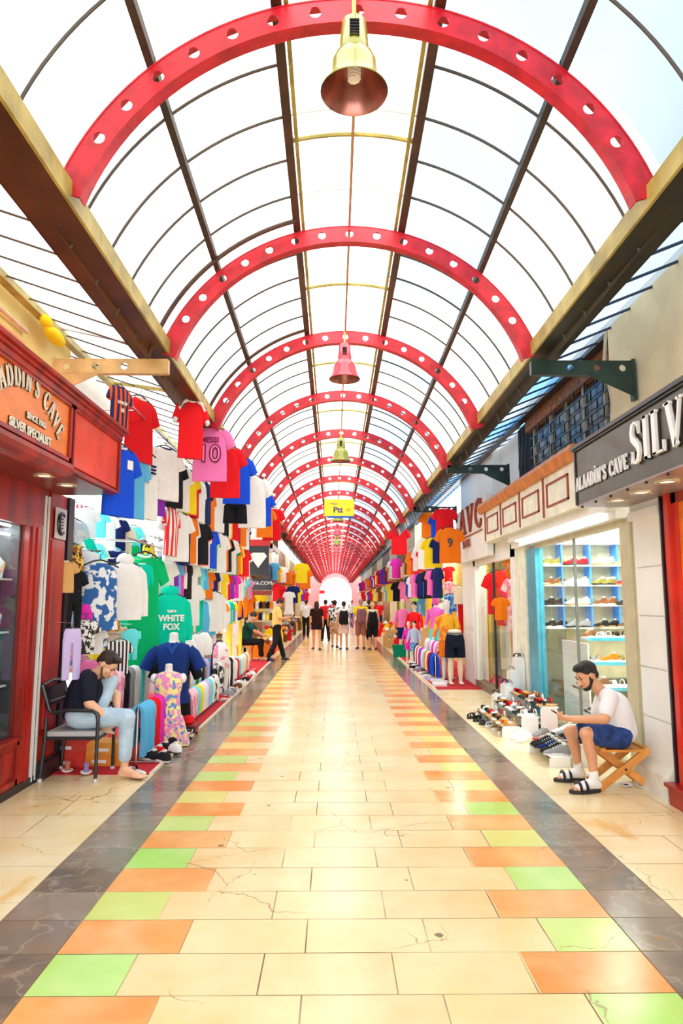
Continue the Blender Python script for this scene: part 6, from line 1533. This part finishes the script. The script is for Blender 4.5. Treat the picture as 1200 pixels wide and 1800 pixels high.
# seated trader at the far left stall
def sitter(loc,rz,top,bottom,label,s=1,hair=HAIRB):
    root=empty('person',loc,rz,label,'person'); root.scale=(s,s,s)
    hip=[V(-.09,0,.5),V(.09,0,.5)]; kn=[V(-.13,.42,.52),V(.13,.40,.52)]; an=[V(-.13,.40,.1),V(.13,.46,.1)]; sh=[V(-.19,.10,.98),V(.19,.10,.98)]; el=[V(-.25,.30,.78),V(.25,.28,.80)]; wr=[V(-.12,.48,.66),V(.12,.50,.68)]
    hcn=V(0,.2,1.2); HP,P,R=head_prims(hcn,V(0,.85,-.5),V(0,0,1),.98)
    pr=HP+[(V(0,.1,.98),hcn+V(0,-.02,-.05),.056,.05),(V(0,.06,.88),V(0,0,.56),.13,.13),(sh[0],sh[1],.055,.055)]
    for i in (0,1): pr+=[(hip[i],kn[i],.09,.06),(kn[i],an[i],.055,.035),(sh[i],el[i],.05,.04),(el[i],wr[i],.04,.028)]+hand_prims(wr[i],V(-.5 if i else .5,1,0),V(0,0,1),1,.6,1)+foot_prims(an[i],V(an[i].x,an[i].y+.2,.015))
    skin_mesh('body',pr,.011,SKIN,root,2)
    skin_mesh('hair',[('e',P(0,-.022,.045),(.088,.1,.09),R)],.01,hair,root,1)
    skin_mesh('top',[(V(0,.06,.88),V(0,0,.56),.155,.16),(sh[0],sh[1],.075,.075)]+[(sh[i],pw(sh[i],el[i],.6),.07,.065) for i in (0,1)],.012,top,root,2)
    skin_mesh('trousers',[(hip[i],kn[i],.11,.08) for i in (0,1)]+[(kn[i],an[i]+V(0,0,.06),.078,.06) for i in (0,1)]+[(hip[0],hip[1],.12,.12)],.012,bottom,root,2)
    return root
q=atY(432,1120,19.2); sitter((q.x,19.2,0),-PI/2,cloth((.01,.08,.06)),cloth(BLACK),'seated trader in a dark green top at the far left stall, behind the walking man')
o=MB().box(-.22,.22,-.22,.22,.40,.45).box(-.2,-.16,-.2,-.16,0,.4).box(.16,.2,-.2,-.16,0,.4).box(-.2,-.16,.16,.2,0,.4).box(.16,.2,.16,.2,0,.4).build('stool',wood_pine,None,loc=(q.x-.02,19.2,-.03)); tag(o,'small wooden stool under the trader in dark green','stool')
# ================================================================ FAR SHOPS ON BOTH SIDES
far=random.Random(21)
def shop(side,y0,y1,wallc,signc,lettering,lettc,idx,desc,signz=(2.45,2.95),door=True):
    X=2.75*side; ym=(y0+y1)/2; hy=(y1-y0)/2
    rt=empty('storefront',(X,ym,0),0,desc,'shop front')
    s=side
    def bx(mb,d0,d1,a,b_,z0,z1): return mb.box(s*d0,s*d1,a,b_,z0,z1)
    mb=MB(); bx(mb,0,.5,-hy,-hy+.28,0,3.0); bx(mb,0,.5,hy-.1,hy,0,3.0); bx(mb,0,.5,-hy,hy,2.4,4.2); mb.build('facade',wallc,rt)
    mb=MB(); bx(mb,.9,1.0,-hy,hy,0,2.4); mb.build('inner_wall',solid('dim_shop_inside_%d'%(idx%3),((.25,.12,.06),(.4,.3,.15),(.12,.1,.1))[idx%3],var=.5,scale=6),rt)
    for z in (.5,.95,1.4,1.85): mb=MB(); bx(mb,.55,.9,-hy+.3,hy-.1,z,z+.02); mb.build('shelf',beige,rt)
    mb=MB(); bx(mb,-.35,.0,-hy+.05,hy-.05,signz[0],signz[1]); sg=mb.build('signboard',signc,rt)
    if lettering:
        t_=text(lettering,.26,lettc,(-.355*s if side>0 else .355,0,(signz[0]+signz[1])/2),R_PX if side<0 else R_MX,parent=rt,bold=.004); t_.location=(-s*.36,0,(signz[0]+signz[1])/2)
        t2=text(lettering[:6],.13,lettc,(-s*.18,-hy+.045,(signz[0]+signz[1])/2),R_CAM,parent=rt,bold=.003)
    return rt
cw=solid('cream_facade',(.8,.68,.45),var=.8,scale=2); ww=whitep; bwn=solid('brown_facade',(.32,.16,.08),var=.6,scale=2); dgn=blackm
LS=[(20.2,23.2,cw,blackm,'','white'),(23.2,26.6,bwn,blackm,'',None),(26.6,30.2,cw,solid('red_board',(.6,.02,.02)),'','w'),(30.2,34,ww,solid('blue_board',(.02,.1,.5)),'',None),(34,38.5,bwn,solid('yellow_board',(.9,.6,.02)),'',None),(38.5,43,cw,solid('red_board',(.6,.02,.02)),'',None),(43,49,bwn,blackm,'',None),(49,56,cw,solid('purple_board',(.3,.02,.4)),'',None),(56,64,ww,solid('red_board',(.6,.02,.02)),'',None),(64,72,cw,blackm,'',None)]
names=['first','second','third','fourth','fifth','sixth','seventh','eighth','ninth','tenth']
for i,(a,b_,wc,sc,tx,_) in enumerate(LS): shop(-1,a,b_,wc,sc,tx,whitep,i,'%s shop beyond the left clothes stall, %s'%(names[i],'black signboard frontage' if i==0 else 'distant frontage with shelves'))
RS=[(23.2,26.4,cw,solid('cream_board',(.85,.65,.35)),'',None),(26.4,30,bwn,solid('dark_board',(.05,.03,.03)),'',None),(30,34,cw,solid('red_board',(.6,.02,.02)),'',None),(34,39,bwn,solid('cream_board',(.85,.65,.35)),'',None),(39,44,cw,blackm,'',None),(44,50,bwn,solid('red_board',(.6,.02,.02)),'',None),(50,57,cw,solid('yellow_board',(.9,.6,.02)),'',None),(57,64,ww,solid('red_board',(.6,.02,.02)),'',None),(64,72,cw,blackm,'',None)]
for i,(a,b_,wc,sc,tx,_) in enumerate(RS): shop(1,a,b_,wc,sc,tx,whitep,i+1,'%s shop beyond the right clothes stall, distant frontage with shelves'%names[i])
# goods: bags, boxes and shoes piled in front; clothes on rails far away (small in the photo, single meshes)
FC=['red','white','orange','navy','yellow','black','brown','purple','pink','blue','tan','cream','magenta','sky blue','white','red']
for side,yA in ((-1,20.4),(1,23.4)):
    sn='left' if side<0 else 'right'
    for row,(z,st,x) in enumerate(((3.2,.55,2.15),(2.4,.6,2.2))):
        y=(yA+.4 if side>0 else 26.5); i=0
        while y<56:
            if far.random()<.82:
                c=FC[far.randrange(len(FC))] if (y<46) else far.choice(['red','purple','white','red'])
                g_=garment('jersey',matof(c),(side*(x+far.uniform(0,.3)),y,z-.1),(-side)*(-.6)+far.uniform(-.4,.4),1.0,'%s shirt on the far %s %s row, %s from the near end'%(c,sn,('upper','lower')[row],ordw(min(i,48))),group='far %s %s shirts'%(sn,('upper','lower')[row]),parts=False)
                i+=1
            y+=st*(1+.05*i)
    y=yA; i=0
    while y<50:
        c=far.choice(['brown','white','black','orange','red','tan','cream','yellow','grey']); h=far.uniform(.3,.75); w_=far.uniform(.2,.34)
        x=side*(2.15+far.uniform(-.1,.25))
        o=MB().box(-w_,w_,-.22,.22,0,h*.6).prism([(-w_,h*.6),(w_,h*.6),(w_*.8,h),(-w_*.6,h*.93)],-.2,.2,'y').build('goods_crate',matof(c),None,loc=(x,y,0)); tag(o,'%s goods crate on the far %s side, %s from the clothes stall'%(c,sn,ordw(i)),'crate','goods crates on the far %s side'%sn)
        for k in range(3):
            c2=far.choice(['white','black','brown','red','tan','orange','grey'])
            q=MB().ell((0,0,.06),(.08,.15,.07)).ell((0,-.12,.04),(.07,.08,.05)).build('handbag',matof(c2),None,True,(x+(-w_+.12+.2*k)*1.0,y+far.uniform(-.08,.08),h*.93-.015)); tag(q,'%s bag on the %s goods crate of the far %s side, %s from the left'%(c2,ordw(i),sn,ordw(k)),'bag','bags on the far %s crates'%sn)
        y+=.85+.03*i; i+=1
# yellow frame posts and mustard boards at the left around px 405-425
tag(MB().box(-.06,.06,-.06,.06,0,2.9).build('yellow_post',solid('yellow_post',(.9,.7,.05)),None,loc=(-2.55,16.9,0)),'tall yellow post at the end of the left clothes stall','post')
tag(MB().box(-.04,.04,-.04,.04,0,2.9).build('yellow_post',solid('yellow_post',(.9,.7,.05)),None,loc=(-2.55,18.9,0)),'second yellow post, just before the black signboard on the left','post')
for i,(px,y0,y1,c,k_,Y) in enumerate(((427,1030,1085,'orange','trousers',17.2),(412,985,1020,'blue','jersey',16.5),(424,988,1022,'navy','jersey',17.5),(436,1045,1080,'orange','jersey',21),(458,1045,1075,'yellow','jersey',22),(530,990,1025,'yellow','jersey',25),(536,1000,1035,'orange','jersey',28),(515,1030,1060,'navy','jersey',26),(522,1035,1060,'yellow','jersey',27),(508,1040,1080,'white','dress',24.5))):
    gg=place(k_,c,px,y0,y1,0,.3,'%s %s hung near the left shops beyond the stall, item %s towards the back'%(c,k_,ordw(i)),Y=Y,parts=False); hang_to(gg,lambda a:(a.x,a.y,max(a.z+.1,3.7)) if a.x>-2.7 else (-2.8,a.y,a.z),'hanging_cord',blackm)
# diamond sign and arched doorway on the left
dg=empty('shop_sign',(-2.2,19.9,2.80),0,'black square sign with a white diamond emblem on the left, beyond the jerseys','sign')
MB().box(-.34,.3,-.05,.05,-.42,.42).build('panel',blackm,dg); MB().prism([(-.25,.12),(-.17,.22),(.17,.22),(.25,.12),(0,-.22)],-.06,-.05,'y').build('diamond',whitep,dg)
MB().box(-.4,.34,-.06,.05,.42,.6).build('red_header',solid('red_board',(.6,.02,.02)),dg)
bay=empty('bay_window',(-2.6,20.1,3.6),0,'projecting white and brown bay on the left wall above the black signboard','bay window')
MB().prism([(-.3,-.5),(.75,-.35),(.75,.5),(-.3,.5)],-.1,2.4,'y').build('bay_box',bwn,bay); MB().box(-.35,.80,-.15,2.45,.5,.58).box(-.35,.8,-.15,-.1,-.55,.5).box(.72,.80,-.15,2.45,-.45,-.3).build('white_trim',whitep,bay)
# far end: arch opening, bright outside
ew=MB(); zc=2.45; R0=1.75
pts=[]
K=24
outer=[(-9,0),(-9,8),(9,8),(9,0)]
for i in range(K):
    a0=PI-PI*i/K; a1=PI-PI*(i+1)/K
    q=[(.15+R0*math.cos(a0),zc+R0*math.sin(a0)),(.15+R0*math.cos(a1),zc+R0*math.sin(a1)),(.15+9*math.cos(a1),zc+9*abs(math.sin(a1))),(.15+9*math.cos(a0),zc+9*abs(math.sin(a0)))]
    ew.prism([(x,z) for x,z in q],74,74.4,'y')
ew.box(-9,.15-R0,74,74.4,0,zc).box(.15+R0,9,74,74.4,0,zc)
struct(ew.build('wall_far_end',solid('pinkish_red_wall',(.75,.2,.2))))
aw=empty('awning_row',(0,88,0),0,'red awnings of buildings outside the bright far end','awning')
MB().prism([(-4.5,2.6),(-1.2,2.6),(-1.2,3.0),(-4.5,3.1)],-.5,.5,'y').build('awning',cloth(RED),aw)
MB().box(-6,-.6,.6,6,0,7).build('building',whitep,aw)
tag(MB().box(-2.4,2.2,98,104,0,5).build('white_building',whitep),'white building far outside beyond the end of the hall','building')

ns=empty('shop_sign',(-2.24,20.35,2.12),0,'black signboard with white lettering facing the camera, left beyond the walking man','sign')
MB().box(-.40,.40,-.04,.04,-.17,.17).build('panel',blackm,ns); text('NOVA.COM',.15,whitep,(0,-.045,.03),R_CAM,parent=ns,bold=.003)
tag(MB().box(-2.72,-1.84,20.3,20.4,1.80,1.93).build('red_lintel_board',solid('dark_red_board',(.3,.03,.02))),'dark red board under the black signboard on the left','board')
r_=random.Random(12)
for i in range(16):
    c=r_.choice(['red','yellow','white','brown','orange','black']); o=MB().box(-.05,.05,-.1,.1,0,.16).ell((0,0,.18),(.05,.09,.04)).build('toy_box',matof(c),None,True,(-2.7+.11*(i%8),21.3,1.05 if i<8 else 1.4)); tag(o,'%s small goods on the %s shelf under the black signboard, %s from the left'%(c,'lower' if i<8 else 'upper',ordw(i%8)),'goods','small goods under the black signboard')
for z in (1.03,1.38): tag(MB().box(-2.75,-1.85,21.2,21.5,z-.03,z).box(-2.75,-2.72,21.2,21.5,0,z).box(-1.88,-1.85,21.2,21.5,0,z).build('display_shelf',beige),'%s beige display shelf under the black signboard'%('lower' if z<1.2 else 'upper'),'shelf')
# loose piles of folded clothes and bags around the left carpet
for i in range(26):
    y=9.0+.31*i; c=r_.choice(['white','white','cream','pink','sky blue','black','white','grey','lavender','red'])
    o=MB().box(-.14,.14,-.1,.1,0,.035).box(-.13,.13,-.095,.095,.035,.07).box(-.12,.13,-.09,.09,.07,.10).build('folded_pile',matof(c),None,loc=(-2.38+r_.uniform(-.06,.06),y,.012)); o.rotation_euler=(0,0,r_.uniform(-.3,.3)); tag(o,'%s folded clothes pile on the left carpet under the rails, %s along'%(c,ordw(i)),'folded clothes','folded piles under the left rails')
for i in range(12):
    c=r_.choice(['black','white','red','grey','brown','white']); shoe('sneaker' if i%3 else 'sandal',SD[c] if c in SD else SD['white'],(-1.84,11.6+.36*i,.012),PI/2+r_.uniform(-.4,.4),'%s %s along the far left carpet edge, %s from the near end'%(c,'sneaker' if i%3 else 'sandal',ordw(i)),group='shoes along the far left carpet edge')
